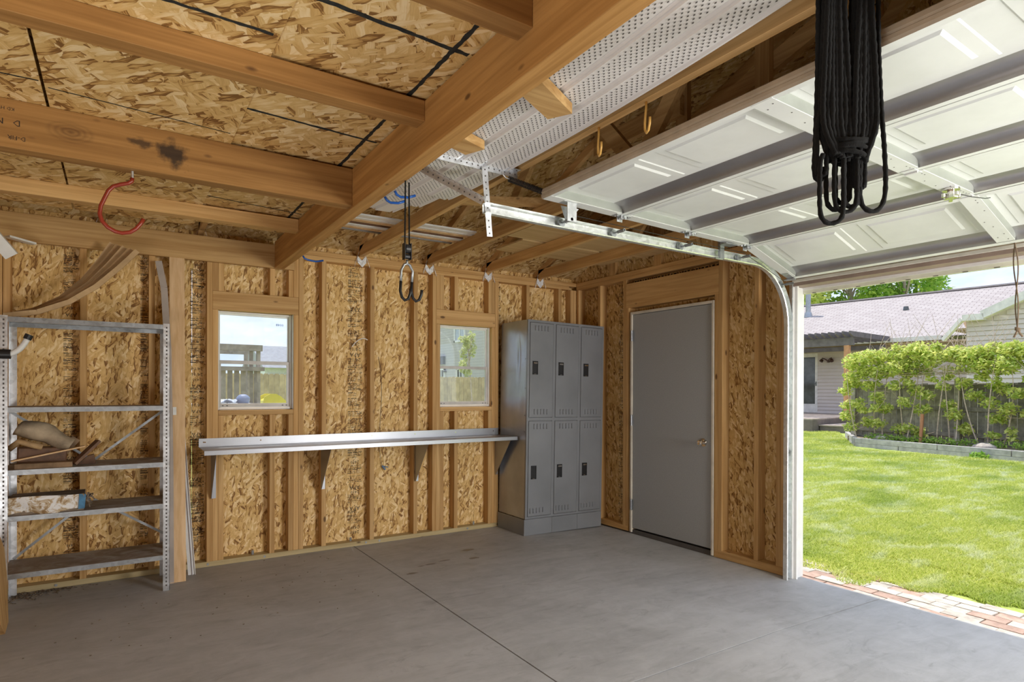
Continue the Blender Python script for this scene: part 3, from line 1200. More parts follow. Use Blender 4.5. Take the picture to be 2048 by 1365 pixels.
# ================================================================ STORAGE PLATFORM (loft)
loft = thing('storage_loft', 'framed wooden storage platform hanging at the upper left, open joists under strand board', 'platform', (-4.5, -2.0, 2.283))
ZB, ZT = 2.283, 2.488
B('rim_beam', mat_lumber('beam_lumber', 1, (0.60, 0.33, 0.115, 1), (0.36, 0.175, 0.05, 1)), loft, -3.057, -2.983, -5.6, -0.039, ZB, ZT, bevel=0.002)  # orange-brown beam, toned darker in place of shade on its side
B('ledger', LUM[0], loft, -6.2, -2.903, -0.038, -0.001, ZB, 2.466, bevel=0.002)
for (ya, yb, z0) in ((-0.795, -0.720, 2.404), (-1.925, -1.845, 2.293), (-2.822, -2.745, 2.404), (-3.574, -3.492, 2.402), (-4.50, -4.42, 2.402), (-5.2, -5.12, 2.402)):
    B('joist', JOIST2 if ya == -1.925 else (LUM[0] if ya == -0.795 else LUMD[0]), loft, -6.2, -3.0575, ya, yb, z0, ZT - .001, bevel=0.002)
sheets = [(-4.320, -3.640, -2.97, -0.225, 0.0), (-4.320, -3.640, -5.5, -2.974, 0.0), (-3.655, -3.030, -5.5, -0.30, 0.012), (-5.54, -4.331, -2.97, -0.225, 0.0), (-5.54, -4.331, -5.5, -2.974, 0.0), (-6.2, -5.545, -5.5, -0.225, 0.0)]
for a, b, c, d, dz in sheets:
    B('deck_panel', OSB_XY, loft, a, b, c, d, ZT + dz, ZT + dz + 0.010)
# black marking lines across the sheets
m = M()
rg = random.Random(9)


def mark(p, q, z, w=0.010):
    p, q = Vector((*p, z)), Vector((*q, z))
    d = (q - p)
    n = max(2, int(d.length / 0.02))
    d.normalize()
    s = d.cross(Vector((0, 0, 1)))
    i0 = len(m.v)
    for i in range(n + 1):
        c = p + d * ((q - p).length * i / n)
        w1 = w * rg.uniform(.6, 1.1)
        w2 = w * rg.uniform(.6, 1.1)
        m.v.append(tuple(c + s * w1))
        m.v.append(tuple(c - s * w2))
    for i in range(n):
        a = i0 + 2 * i
        m.f.append((a, a + 1, a + 3, a + 2))


mark((-4.31, -2.985), (-3.66, -2.962), ZT - .0006)
mark((-4.6, -2.16), (-4.335, -2.165), ZT - .0006, .006)
mark((-4.31, -2.12), (-3.66, -2.05), ZT - .0006, .005)
mark((-3.65, -3.212), (-3.06, -3.185), ZT + .0114, .012)
mark((-3.65, -2.33), (-3.06, -2.287), ZT + .0114, .010)
mark((-3.63, -0.97), (-3.06, -0.885), ZT + .0114, .008)
mark((-3.12, -3.47), (-3.115, -0.32), ZT + .0113, .010)
m.build('marking_line', SPRAY, loft)
for s_, px, pz, sz in (('D-FIR', -4.425, 2.335, .024), ('KD-HT', -4.515, 2.335, .022), ('NC', -4.49, 2.395, .034), ('D', -4.425, 2.395, .034), ('KD HT  C', -4.47, 2.447, .018)):
    text(s_, sz, (px, -1.9256, pz), (PI / 2, PI, 0), INK, loft)

# ================================================================ things under the roof
# block supports protruding past the beam
bA = M().obox((-2.93, -3.31, 2.425), (-2.633, -3.15, 2.425), 0.105, 0.04).build('wood_block', LUM[0])
tag(bA, 'scrap lumber block sticking out past the beam under the perforated white panels', 'block', 'scrap blocks under the soffit panels')
bB = M().obox((-2.95, -2.74, 2.425), (-2.735, -2.655, 2.425), 0.11, 0.04).build('wood_block', LUM[0])
tag(bB, 'short lumber block beside the perforated steel angle, lower of the two blocks past the beam', 'block', 'scrap blocks under the soffit panels')


# soffit panels (stack of vinyl perforated panels)
def soffit_panel(x0, x1, y0, y1, z, holes, lbl, dz_far=0.0):
    """vented panel: three flat faces separated by V grooves, holes in each"""
    t = thing('soffit_panel', lbl, 'panel', (x0, y0, z), 'white vinyl soffit panels stored under the roof')
    w = (x1 - x0) / 3
    prof = []
    for k in range(3):
        a = x0 + k * w
        prof += [(a, 0.010), (a + 0.006, 0.0), (a + w - 0.028, 0.0), (a + w - 0.022, 0.010), (a + w - 0.014, 0.010), (a + w - 0.008, 0.002)]
    prof.append((x1, 0.002))
    n = 80
    m = M()
    rg = random.Random(int(z * 1e4))
    for i in range(n + 1):
        f = i / n
        y = y0 + (y1 - y0) * f
        zz = z + dz_far * f * f + (0.006 * math.sin(f * 7 + z * 50))
        for (px, pz) in prof:
            ex = 0 if i < n else rg.uniform(-.02, .02)
            m.v.append((px - 0.05 * (y + 2.85) ** 2, y + ex, zz + pz))
    k = len(prof)
    for i in range(n):
        for j in range(k - 1):
            a = i * k + j
            m.f.append((a, a + 1, a + k + 1, a + k))
    o = m.build('panel_skin', SOFFIT, t)
    md = o.modifiers.new('t', 'SOLIDIFY')
    md.thickness = 0.0012
    md.offset = 1
    if holes:
        h = M()
        for kx in range(3):
            a = x0 + kx * w
            cx = a + 0.006 + (w - 0.034) / 2
            rows = 7
            y = y0
            r = 0
            while y < y1:
                f = (y - y0) / (y1 - y0)
                zz = z + dz_far * f * f + (0.006 * math.sin(f * 7 + z * 50)) - 0.0022
                for q in range(rows):
                    if (q + r) % 2:
                        continue
                    xx = cx + (q - (rows - 1) / 2) * 0.0125 - 0.05 * (y + 2.85) ** 2
                    b = len(h.v)
                    h.v += [(xx - .0034, y, zz), (xx - .0015, y - .0062, zz), (xx + .0034, y, zz), (xx + .0015, y + .0062, zz)]
                    h.f.append((b, b + 1, b + 2, b + 3))
                y += 0.0145
                r += 1
        ho = h.build('vent_hole', HOLE, t)
        ho['kind'] = 'stuff'
    return t


soffit_panel(-2.812, -2.405, -5.6, -1.86, 2.446, True, 'lowest vented white vinyl soffit panel, its three rows of small holes facing down')
soffit_panel(-2.845, -2.44, -5.4, -1.60, 2.464, True, 'vented white soffit panel lying on the lowest one, its ragged end sticking out farther')
soffit_panel(-2.86, -2.47, -5.2, -1.33, 2.484, False, 'plain cream soffit panel, topmost of the stack and reaching farthest to the window wall')

# trim strips and boards lying over the truss chords
zc = WH + 0.0895
specs = [(-0.86, .060, WHITE_TRIM, 'wide white trim strip lying across the truss chords, nearest of the bundle'),
         (-0.79, .030, WHITE_TRIM, 'narrow white trim strip next to the nearest one on the truss chords'),
         (-0.73, .045, PINE_Z, 'bare wood strip in the bundle lying across the truss chords'),
         (-0.66, .018, DARKWOOD, 'thin dark strip in the middle of the trim bundle on the chords'),
         (-0.60, .045, WHITE_TRIM, 'white trim strip behind the thin dark strip on the chords'),
         (-0.53, .040, PINE_Z, 'second bare wood strip in the trim bundle, behind the white ones'),
         (-0.46, .030, GALV, 'grey metal strip farthest back in the trim bundle on the chords')]
for i, (y, w, mt, lb) in enumerate(specs):
    o = M().obox((-3.3, y + 0.02, zc + .008), (-1.74 + 0.05 * (i % 3), y - 0.03, zc + .008), w, 0.012).build('trim_strip', mt)
    tag(o, lb, 'strip', 'trim strips stored on the truss chords')
ply = [(-1.50, -0.02, -1.45, -0.98, 0.0, 'plywood offcut lying on the truss chords above the lockers, larger sheet'),
       (-1.32, -0.10, -0.94, -0.52, 0.0, 'narrow plywood offcut on the truss chords nearest the corner')]
PLY = mat_lumber('plywood_face', 0, (0.68, 0.48, 0.24, 1), (0.52, 0.33, 0.14, 1), False, .1)
for a, b, c, d, dz, lb in ply:
    o = B('plywood_sheet', PLY, None, a, b, c, d, zc, zc + .012)
    tag(o, lb, 'sheet', 'plywood offcuts on the truss chords')
o = M().obox((-2.95, -1.12, zc + .02), (-1.60, -1.84, zc + .02), .089, .038).build('brace_board', LUM[0])
tag(o, 'loose board lying diagonally over the truss chords behind the soffit panel ends', 'board')


# slotted angle hanger holding the door track
def slotted(name, p, q, w, parent, up=(0, 0, 1), L=True, mat=GALV_BR):
    p, q = Vector(p), Vector(q)
    m = M().obox(p, q, 0.0025, w, up=up)
    d = (q - p).normalized()
    side = d.cross(Vector(up)).normalized()
    u = side.cross(d).normalized()
    if L:
        m.obox(p + side * w / 2 + u * (w / 2), q + side * w / 2 + u * (w / 2), w, 0.0025, up=up)
    o = m.build(name, mat, parent)
    h = M()
    n = int((q - p).length / 0.030)
    for i in range(n):
        c = p + d * ((i + .5) * (q - p).length / n)
        for sgn in (-1, 1):
            h.cyl(c + side * (0.0013 * sgn), side * sgn, 0.0042, 0.0006, 8)
        if L:
            h.cyl(c + side * w / 2 + u * (w / 2 - .0013), -u, 0.0042, 0.0006, 8)
    h.build('slot_hole', HOLE, o)
    return o


hang = thing('track_hanger', 'galvanized perforated angle bracing that hangs the end of the garage door track', 'bracket', (-2.55, -2.44, 2.25))
slotted('angle_bar', (-2.835, -2.447, 2.440), (-2.36, -2.434, 2.440), 0.034, hang)
slotted('drop_strap', (-2.566, -2.452, 2.438), (-2.535, -2.452, 2.095), 0.032, hang, up=(1, 0, 0), L=False)
slotted('diagonal_bar', (-2.820, -2.252, 2.440), (-2.575, -2.452, 2.262), 0.034, hang)

# ================================================================ GARAGE DOOR
TRY = -2.452
track = thing('door_track', 'white galvanized garage door track, curving up beside the opening and back under the roof', 'track', (-0.05, TRY, 0.0))


def track_path():
    pts = [(-0.045, -0.028), (-0.045, 1.62)]
    # curve radius
    R = 0.40
    cx, cz = -0.045 - R, 1.80
    pts = [(-0.045, -0.024 + fz(-.045) * 0), (-0.045, 1.0)]
    pts += [(cx + R * math.cos(t), cz + R * math.sin(t) * 1.04) for t in np.linspace(0, PI / 2, 11)]
    pts += [(-1.2, 2.2175), (-1.9, 2.222), (-2.575, 2.228)]
    return pts


def sweep_track(m, pts, prof):
    """prof: list of (n, y) polyline: n = normal offset towards the room interior/below, y offset"""
    k = len(prof)
    b = len(m.v)
    P = [Vector((p[0], 0, p[1])) for p in pts]
    for i, p in enumerate(P):
        d = (P[min(i + 1, len(P) - 1)] - P[max(i - 1, 0)]).normalized()
        nrm = Vector((-d.z, 0, d.x)) * -1
        nrm = Vector((d.z, 0, -d.x)) * -1
        for (n, y) in prof:
            q = p + nrm * n
            m.v.append((q.x, TRY + y, q.z))
    for i in range(len(P) - 1):
        for j in range(k - 1):
            a = b + i * k + j
            m.f.append((a, a + 1, a + k + 1, a + k))


m = M()
sweep_track(m, track_path(), [(-0.027, -0.030), (-0.027, 0.0), (-0.020, 0.006), (0.020, 0.006), (0.027, 0.0), (0.027, -0.030), (0.021, -0.034)])
o = m.build('track_rail', TRACKM, track, smooth=True)
md = o.modifiers.new('t', 'SOLIDIFY')
md.thickness = 0.0022
md = o.modifiers.new('e', 'EDGE_SPLIT')
md.split_angle = math.radians(35)
m = M()
for z in (0.35, 1.0, 1.65):
    m.box(-0.050, -0.0005, TRY + .008, TRY + .011, z, z + .05).box(-0.003, -0.0005, TRY + .008, TRY + .045, z, z + .05)
m.build('track_bracket', GALV, track)['kind'] = 'stuff'
B('side_seal', mat_galv('track_angle', (0.62, 0.70, 0.70), .4), track, -0.014, -0.0165 + .004, TRY - .004, TRY + .032, -0.022, 1.98)
m = M()
m.box(-0.05, -0.022, TRY - .016, TRY + .004, 0.865, 0.905)
m.cyl((-0.036, TRY - .014, .885), (0, -1, 0), .006, .014, 8)
m.build('side_lock_catch', GALV, track)

gd = thing('garage_door', 'raised white sectional garage door with embossed panels, overhead at the right', 'door', (-1.2, -4.9, 2.25))
YL = -2.505
YR = YL - 4.80
nodes_ = [(-2.255, 2.318), (-1.725, 2.305), (-1.172, 2.292), (-0.612, 2.285), (-0.098, 2.120)]
SAG = 0.0
STY = [YL, -3.745, -4.945, -6.145, YR]
for si in range(4):
    (xa, za), (xb, zb) = nodes_[si], nodes_[si + 1]
    sec = E_('door_section', (xa, -4.9, za), gd)
    ex = Vector((xb - xa, 0, zb - za))
    LN = ex.length
    ex.normalize()
    up = Vector((-ex.z, 0, ex.x))
    if up.z < 0:
        up = -up

    def P(l, y, n):
        q = Vector((xa, y, za)) + ex * l + up * n
        return (q.x, q.y, q.z)

    def pb(m, l0, l1, y0, y1, n0, n1):
        b = len(m.v)
        m.v += [P(l0, y0, n0), P(l1, y0, n0), P(l1, y1, n0), P(l0, y1, n0), P(l0, y0, n1), P(l1, y0, n1), P(l1, y1, n1), P(l0, y1, n1)]
        m.f += [tuple(b + i for i in q) for q in ((0, 3, 2, 1), (4, 5, 6, 7), (0, 1, 5, 4), (1, 2, 6, 5), (2, 3, 7, 6), (3, 0, 4, 7))]
    m = M()
    D = 0.044
    pb(m, 0.004, LN - 0.003, YR, YL, D, D + .006)
    m.build('section_skin', WHITE_STEEL, sec)
    # rails
    m = M()
    e = 0.004
    pr = [(LN - 0.003, D), (LN - 0.003, 0.0), (LN - 0.030, 0.0), (LN - 0.032, 0.010), (LN - 0.036, 0.022), (LN - 0.048, 0.033), (LN - 0.070, 0.040), (LN - 0.100, D)]
    b = len(m.v)
    for y in (YL, YR):
        for (l, n) in pr[2:]:
            m.v.append(P(l, y, n))
    k = len(pr) - 2
    for i in range(k - 1):
        m.f.append((b + i, b + i + 1, b + k + i + 1, b + k + i))
    m.build('rail_web', RAIL_GREY, sec, smooth=True)
    m = M()
    pb(m, LN - 0.030, LN - 0.003, YR, YL, 0.0, D)
    m.build('bottom_rail', WHITE_STEEL, sec)
    m = M()
    pb(m, e, 0.032, YR, YL, 0.0, 0.020)
    pb(m, e, 0.008, YR, YL, 0.020, D)
    m.build('top_rail', WHITE_STEEL, sec)
    if si == 0:
        m = M()
        pts = [(e - .001, -0.001), (-0.003, 0.008), (-0.004, 0.020), (0.001, 0.024), (-0.004, 0.030), (-0.003, 0.046), (e, 0.052)]
        b = len(m.v)
        for y in (YL + .001, YR - .001):
            for (l, n) in pts:
                m.v.append(P(l, y, n))
        k = len(pts)
        for i in range(k - 1):
            m.f.append((b + i, b + i + 1, b + k + i + 1, b + k + i))
        m.f.append(tuple(b + i for i in range(k)))
        m.build('top_edge', TAN_EDGE, sec)
    if si == 3:
        m = M()
        pb(m, LN - .002, LN + .012, YR, YL, 0.0, .04)
        m.build('bottom_seal', DUSTY, sec)
    # stiles
    for yi, y in enumerate(STY):
        wd = 0.070
        a, c = (y - wd, y) if yi == 0 else ((y, y + wd) if yi == 4 else (y - wd / 2 - .03, y + wd / 2 + .01 - .03))
        m = M()
        pb(m, 0.010, LN - 0.036, a, c, -0.001, 0.0015)
        so = m.build('stile', WHITE_STEEL, sec)
        m = M()
        pb(m, 0.010, LN - 0.036, a, a + .0015, 0.0015, D)
        pb(m, 0.010, LN - 0.036, c - .0015, c, 0.0015, D)
        m.build('stile_flange', STILE_SIDE, sec)['kind'] = 'stuff'
        if yi:
            h = M()
            rg = random.Random(si * 7 + yi)
            for l in (0.05, 0.075, 0.16, 0.27, 0.33, LN - .12, LN - .09, LN - .06):
                yy = (a + c) / 2 + rg.choice((-.018, .0, .018))
                q = Vector(P(l, yy, -.0014))
                h.cyl(q, -up, .003, .0006, 6)
            h.build('rivet_hole', HOLE, so)
    # embossed panels: two per bay
    for bi in range(4):
        ya, yb = STY[bi], STY[bi + 1]
        a0, a1 = ya - .10, yb + .07
        half = (a0 - a1 - .09) / 2
        for q in range(2):
            p1 = a0 - q * (half + .09)
            p0 = p1 - half
            l0, l1 = 0.075, LN - 0.125
            m = M()
            # stepped raised field (projects down towards the room) with a recessed moat round it
            w1 = 0.012
            base_n = D - .0002
            def ring(o_, n_):
                return [P(l0 + o_, p0 + o_, n_), P(l1 - o_, p0 + o_, n_), P(l1 - o_, p1 - o_, n_), P(l0 + o_, p1 - o_, n_)]
            rings = [ring(0, base_n), ring(.006, base_n - .0035), ring(.045, base_n - .0040), ring(.057, base_n - .0105)]
            b = len(m.v)
            for r_ in rings:
                m.v += r_
            for i in range(len(rings) - 1):
                for j in range(4):
                    j2 = (j + 1) % 4
                    m.f.append((b + 4 * i + j, b + 4 * i + j2, b + 4 * (i + 1) + j2, b + 4 * (i + 1) + j))
            m.f.append(tuple(b + 4 * (len(rings) - 1) + j for j in range(4)))
            m.build('embossed_panel', WHITE_STEEL, sec)
    # hinge and roller at the section joint by the track
    if si < 4:
        m = M()
        l = LN - .006
        if si < 3:
            pb(m, l - .055, l + .055, YL - .055, YL - .012, -.004, -.001)
            q0, q1 = Vector(P(l, YL - .065, -.014)), Vector(P(l, YL + .004, -.014))
            m.cyl(q0, (0, 1, 0), .009, .045, 10)
            pb(m, l - .02, l + .02, YL - .052, YL - .048, -.022, -.003)
            pb(m, l - .02, l + .02, YL - .018, YL - .014, -.03, -.003)
            for dl in (-.04, .04):
                for dy in (-.022, -.045):
                    m.cyl(Vector(P(l + dl, YL + dy, -.004)), -up, .005, .004, 6)
        else:
            pb(m, l - .10, l - .004, YL - .055, YL - .005, -.004, -.001)
            pb(m, l - .02, l - .004, YL - .06, YL + .01, -.016, -.003)
            m.cyl(Vector(P(l - .02, YL - .05, -.012)), (0, 1, 0), .006, .07, 8)
        m.build('hinge_plate', GALV_BR, sec)
        for yi in (1, 2, 3):
            m = M()
            yc = STY[yi] - .025
            if si < 3:
                pb(m, l - .035, l + .035, yc - .028, yc + .028, -.004, -.0015)
                m.cyl(Vector(P(l, yc - .025, -.007)), (0, 1, 0), .0045, .05, 8)
                m.build('centre_hinge', WHITE_STEEL, sec)
# rollers
for (x, z) in ((-2.10, 2.2245), (-1.73, 2.2225), (-1.175, 2.219), (-0.615, 2.217), (-0.135, 2.085)):
    m = M()
    m.cyl((x, YL + .030, z), (0, 1, 0), .021, .016, 16)
    m.cyl((x, YL - .055, z), (0, 1, 0), .005, .10, 8)
    m.cyl((x, YL - .055, z), (0, 1, 0), .009, .055, 8)
    m.build('track_roller', GALV, gd)
m = M()
m.box(-2.13, -2.07, YL - .055, YL - .050, 2.212, 2.345).box(-2.15, -2.05, YL - .055, YL - .01, 2.312, 2.316)
m.prism([(-2.10, 2.21), (-2.02, 2.30), (-2.14, 2.30)], YL - .012, YL - .008, axis=1)
m.build('top_bracket', GALV_BR, gd)
m = M()
m.box(-0.83, -0.79, YL + .012, YL + .030, 2.185, 2.30).box(-0.85, -0.74, YL - .05, YL + .012, 2.268, 2.274)
m.cyl((-0.80, YL + .02, 2.185), (-1, 0, 0), .007, .07, 8)
m.build('slide_latch', GALV, gd)
# lift cable along the track
M().tube([(-2.03, YL - .008, 2.262), (-1.3, YL - .008, 2.250), (-0.62, YL - .008, 2.245), (-0.16, YL - .006, 2.10)], .0018, 5).build('lift_cable', BLACK, gd)
# T handle lock on the middle stile
m = M()
lx, ly = -0.80, -3.775
m.cyl((lx, ly, 2.286), (0, 0, -1), .036, .010, 16)
m.cyl((lx, ly, 2.276), (0, 0, -1), .016, .030, 12)
m.cyl((lx, ly, 2.250), (0, 0, -1), .026, .010, 8)
m.obox((lx - .045, ly - .02, 2.242), (lx + .045, ly + .02, 2.242), .016, .014)
for dx, dy in ((-.03, .02), (.03, -.02), (.02, .03), (-.02, -.03)):
    m.cyl((lx + dx, ly + dy, 2.262), (0, 0, -1), .009, .018, 10)
m.build('t_handle_lock', CHROME, gd, bevel=0.001)
M().tube([(lx + .03, ly - .03, 2.256), (lx + .09, ly - .05, 2.250), (lx + .17, ly - .075, 2.250), (lx + .20, ly - .085, 2.256)], .002, 5).build('lock_cable', BLACK, gd)

# pull rope hanging from the bottom section
ROPE_TAN = mat_plain('tan_rope', (0.20, 0.14, 0.09, 1), .9, 0, .3, 120, .4, 200)
t = thing('pull_rope', 'thin brown pull rope looped and knotted, hanging from the garage door bottom', 'rope', (-0.10, -3.80, 2.17))
X0 = -0.10
def rp(off, ph):
    pts = []
    for i in range(30):
        f = i / 29
        z = 2.17 - f * 0.50
        sp = off * math.sin(PI * min(1, f * 1.0)) * (1 if f > .15 else .3) * math.sin(f * 5.0 + ph)
        pts.append((X0 + sp * .3, -3.797 - 0.014 * f + sp, z))
    return pts
M().tube(rp(.012, .4), .0032, 6).build('rope_strand', ROPE_TAN, t)
M().tube(rp(-.014, .1), .0032, 6).build('rope_strand', ROPE_TAN, t)
m = M()
for k in range(3):
    m.tube([(X0 + .009 * math.cos(a), -3.812 + .009 * math.sin(a), 1.668 - .006 * k + .003 * math.sin(a)) for a in np.linspace(0, 2 * PI, 10, endpoint=False)], .004, 6, closed=True)
m.tube([(X0, -3.812, 1.66), (X0 - .008, -3.806, 1.635), (X0 - .012, -3.800, 1.618)], .005, 6)
m.tube([(X0, -3.812, 1.66), (X0 + .008, -3.822, 1.635), (X0 + .014, -3.830, 1.622)], .005, 6)
m.build('knot', ROPE_TAN, t)

# extension spring at the upper left end of the track
t = thing('extension_spring', 'black coiled extension spring hooked to the perforated angle above the track', 'spring', (-2.43, -2.44, 2.42))
a, b = Vector((-2.425, -2.45, 2.405)), Vector((-2.165, -2.525, 2.335))
d = (b - a)
pts = []
nn = 34
side = d.normalized().cross(Vector((0, 0, 1))).normalized()
upv = side.cross(d.normalized())
for i in range(nn * 10 + 1):
    f = i / (nn * 10)
    an = 2 * PI * i / 10
    pts.append(a + d * f + side * (.0135 * math.cos(an)) + upv * (.0135 * math.sin(an)))
M().tube(pts, .0032, 4).build('coil', BLACK, t)
M().tube([a + d * .02, a - d * .05, a - d * .10 + Vector((0, 0, .01)), a - d * .13 + Vector((0, 0, .025))], .003, 6).build('end_hook', GALV_BR, t)

# ================================================================ LOCKERS
lk = thing('locker_bank', 'grey metal school locker bank three wide and two high with dented side', 'locker', (-0.974, -0.472, 0.0))
LX, LW, LY, LB, LH = -0.974, 0.305, -0.472, -0.016, 1.981
PH = 0.150
# side panel with dents
m = M()


def side_fn(u, v):
    y = LY + 0.010 + (LB - LY - .010) * u
    z = PH + (LH - PH) * v
    k = math.exp(-((v - .93) / .05) ** 2) * math.exp(-((u - .22) / .16) ** 2) * -.012
    k += math.exp(-((v - .82) / .10) ** 2) * math.exp(-((u - .30) / .05) ** 2) * .012
    k += math.exp(-((v - .55) / .05) ** 2) * math.exp(-((u - .12) / .10) ** 2) * .008
    k += .004 * math.sin(u * 5 + 1) * math.sin(v * 7)
    e = min(u, 1 - u, v * 3, (1 - v) * 3) * 12
    return (LX + .001 + k * min(1, max(0, e)), y, z)


m.grid(side_fn, 24, 60)
m.build('side_panel', LOCKER_SIDE, lk, smooth=True)
m = M()
m.box(LX + .014, LX + 3 * LW, LB - .004, LB, PH, LH - .001)
m.box(LX + .001, LX + 3 * LW, LY + .004, LB, LH - .002, LH)
m.box(LX + 3 * LW - .002, LX + 3 * LW, LY + .004, LB, PH, LH)
m.box(LX + .014, LX + 3 * LW - .003, LY + .020, LY + .022, PH, LH)
m.build('cabinet_shell', LOCKER, lk)
# base plinth, one box face per locker
for k in range(3):
    B('base_plinth', LOCKER, lk, LX + k * LW - (.010 if k == 0 else -.001), LX + (k + 1) * LW - .001, LY - .002, LY + .014, 0.0, PH - .003, bevel=.001)
B('base_side', LOCKER, lk, LX - .010, LX - .006, LY + .014, LB, 0, PH - .003)
B('base_side', LOCKER, lk, LX + 3 * LW - .004, LX + 3 * LW, LY + .014, LB, 0, PH - .003)
# face frame
m = M()
zmid = PH + (LH - PH) / 2
for k in range(4):
    w = .022
    xx = LX + k * LW
    a, b = (xx, xx + w) if k == 0 else ((xx - w, xx) if k == 3 else (xx - w / 2 - .004, xx + w / 2 + .004))
    m.box(a, b, LY, LY + .020, PH, LH)
for z0, z1 in ((PH, PH + .02), (zmid - .014, zmid + .014), (LH - .022, LH)):
    for k in range(3):
        a = LX + k * LW + (.022 if k == 0 else .015)
        b = LX + (k + 1) * LW - (.022 if k == 2 else .015)
        m.box(a, b, LY, LY + .020, z0, z1)
m.build('face_frame', LOCKER, lk)
for k in range(3):
    for r in range(2):
        xa = LX + k * LW + (.022 if k == 0 else .015) + .0035
        xb = LX + (k + 1) * LW - (.022 if k == 2 else .015) - .0035
        za = (PH + .02 if r == 0 else zmid + .014) + .0035
        zb = (zmid - .014 if r == 0 else LH - .022) - .0035
        dr = B('locker_door', LOCKER, lk, xa, xb, LY - .0045, LY + .014, za, zb, bevel=.0015)
        # louvres: hooded raised slots near top and bottom
        for zz in (zb - .075, za + .025):
            for j in range(5):
                cx = xa + .055 + j * .036
                if zz < zmid and r == 0 and zz < za + .05:
                    cx -= .030
                m = M()
                up_ = zz > (za + zb) / 2
                m.v += [(cx - .007, LY - .0046, zz), (cx + .007, LY - .0046, zz), (cx + .007, LY - .0046, zz + .052), (cx - .007, LY - .0046, zz + .052),
                        (cx - .004, LY - .0046 - .0085, zz + .010), (cx + .004, LY - .0046 - .0085, zz + .010), (cx + .004, LY - .0046 - .0085, zz + .042), (cx - .004, LY - .0046 - .0085, zz + .042)]
                m.f += [(4, 5, 6, 7), (0, 1, 5, 4), (1, 2, 6, 5), (2, 3, 7, 6), (3, 0, 4, 7)]
                m.build('louvre', LOCKER, dr)
        # recessed latch
        cx = xa + .058
        cz = (za + zb) / 2 + (-.035 if r == 0 else .02)
        m = M()
        w, h = .030, .062
        m.box(cx - w, cx + w, LY - .0095, LY - .0046, cz - h, cz - h + .012).box(cx - w, cx + w, LY - .0095, LY - .0046, cz + h - .010, cz + h)
        m.box(cx - w, cx - w + .007, LY - .0095, LY - .0046, cz - h, cz + h).box(cx + w - .007, cx + w, LY - .0095, LY - .0046, cz - h, cz + h)
        m.box(cx - w + .007, cx + w - .007, LY - .0062, LY - .0047, cz - h + .012, cz + h - .010)
        m.build('latch_cup', BLACK, dr, bevel=.001)
        m = M()
        if not (k == 0 and r == 0):
            m.box(cx - .021, cx + .021, LY - .0125, LY - .0062, cz + h - .024, cz + h - .011)
            m.build('latch_lift', CHROME, dr)
        B('latch_plate', CHROME, dr, cx - .012, cx + .010, LY - .0105, LY - .0095, cz - h + .003, cz - h + .008)
m = M()
for z in (.95, 1.10, 1.35, 1.62):
    m.cyl((LX + .0005, LY + .035, z), (-1, 0, 0), .006, .004, 8)
m.build('side_rivet', GALV, lk)
lk.rotation_euler = (0, math.radians(0.9), 0)

# ================================================================ WALL SHELF (stainless)
ws = thing('wall_shelf', 'long stainless steel wall shelf with raised back edge under the windows', 'shelf', (-2.28, -0.15, 0.9))
XS0, XS1 = -3.582, -0.972
SD = -0.345
ZL, ZR = 0.900, 0.897
m = M()
m.box(XS0, XS1, -0.0035, -0.0005, ZL, 0.963)
m.box(XS0, XS1, -0.012, -0.0035, 0.958, 0.963)
m.build('backsplash', STAINLESS, ws)
m = M()
m.box(XS0, XS1, SD, -0.0036, ZL - .002, ZL)
m.box(XS0, XS1, SD - .002, SD, ZL - .032, ZL)
m.box(XS0, XS1, SD, SD + .012, ZL - .032, ZL - .030)
m.build('shelf_top', STAINLESS, ws, bevel=.0006)
for x in (-3.50, -2.685, -1.850, -1.010):
    m = M()
    m.prism([(-0.004, ZL - .003), (SD + .045, ZL - .003), (SD + .045, ZL - .02), (-0.02, 0.51), (-0.004, 0.51)], x, x + .002, axis=0)
    m.box(x, x + .034, -0.004, -0.0006, .51, ZL - .003)
    m.box(x, x + .034, SD + .045, -.004, ZL - .006, ZL - .003)
    m.build('shelf_bracket', STAINLESS, ws)
m = M()
for x in (-3.55, -3.54, -3.15, -2.67, -2.25, -1.85, -1.44, -1.03):
    m.cyl((x, -0.0036, .935), (0, -1, 0), .005, .003, 8)
m.build('mounting_screw', CHROME, ws)

# ================================================================ SHELVING UNIT
su = thing('shelving_unit', 'grey steel five-shelf storage rack with slotted posts in the left corner', 'shelving', (-4.235, -0.26, 0.0))
PXL, PXR, PYF, PYB = -4.665, -3.797, -0.449, -0.055
for (x, y, sx, sy) in ((PXL, PYF, 1, 1), (PXR, PYF, -1, 1), (PXL, PYB, 1, -1), (PXR, PYB, -1, -1)):
    m = M()
    w = .038
    xa, xb = sorted((x, x + sx * w))
    ya, yb = sorted((y, y + sy * w))
    m.box(xa, xb, *sorted((y, y + sy * .002)), 0.0, 1.762)
    m.box(*sorted((x, x + sx * .002)), ya, yb, 0.0, 1.762)
    m.box(xa + .008, xa + .012, *sorted((y - sy * .0012, y)), 0, 1.762).box(xb - .012, xb - .008, *sorted((y - sy * .0012, y)), 0, 1.762)
    p = m.build('post', GALV_BR, su)
    if y == PYF:
        h = M()
        z = .03
        while z < 1.75:
            h.box((xa + xb) / 2 - .004, (xa + xb) / 2 + .004, y - .0016, y - .0002, z, z + .011)
            z += .025
        h.build('slot_hole', HOLE, p)
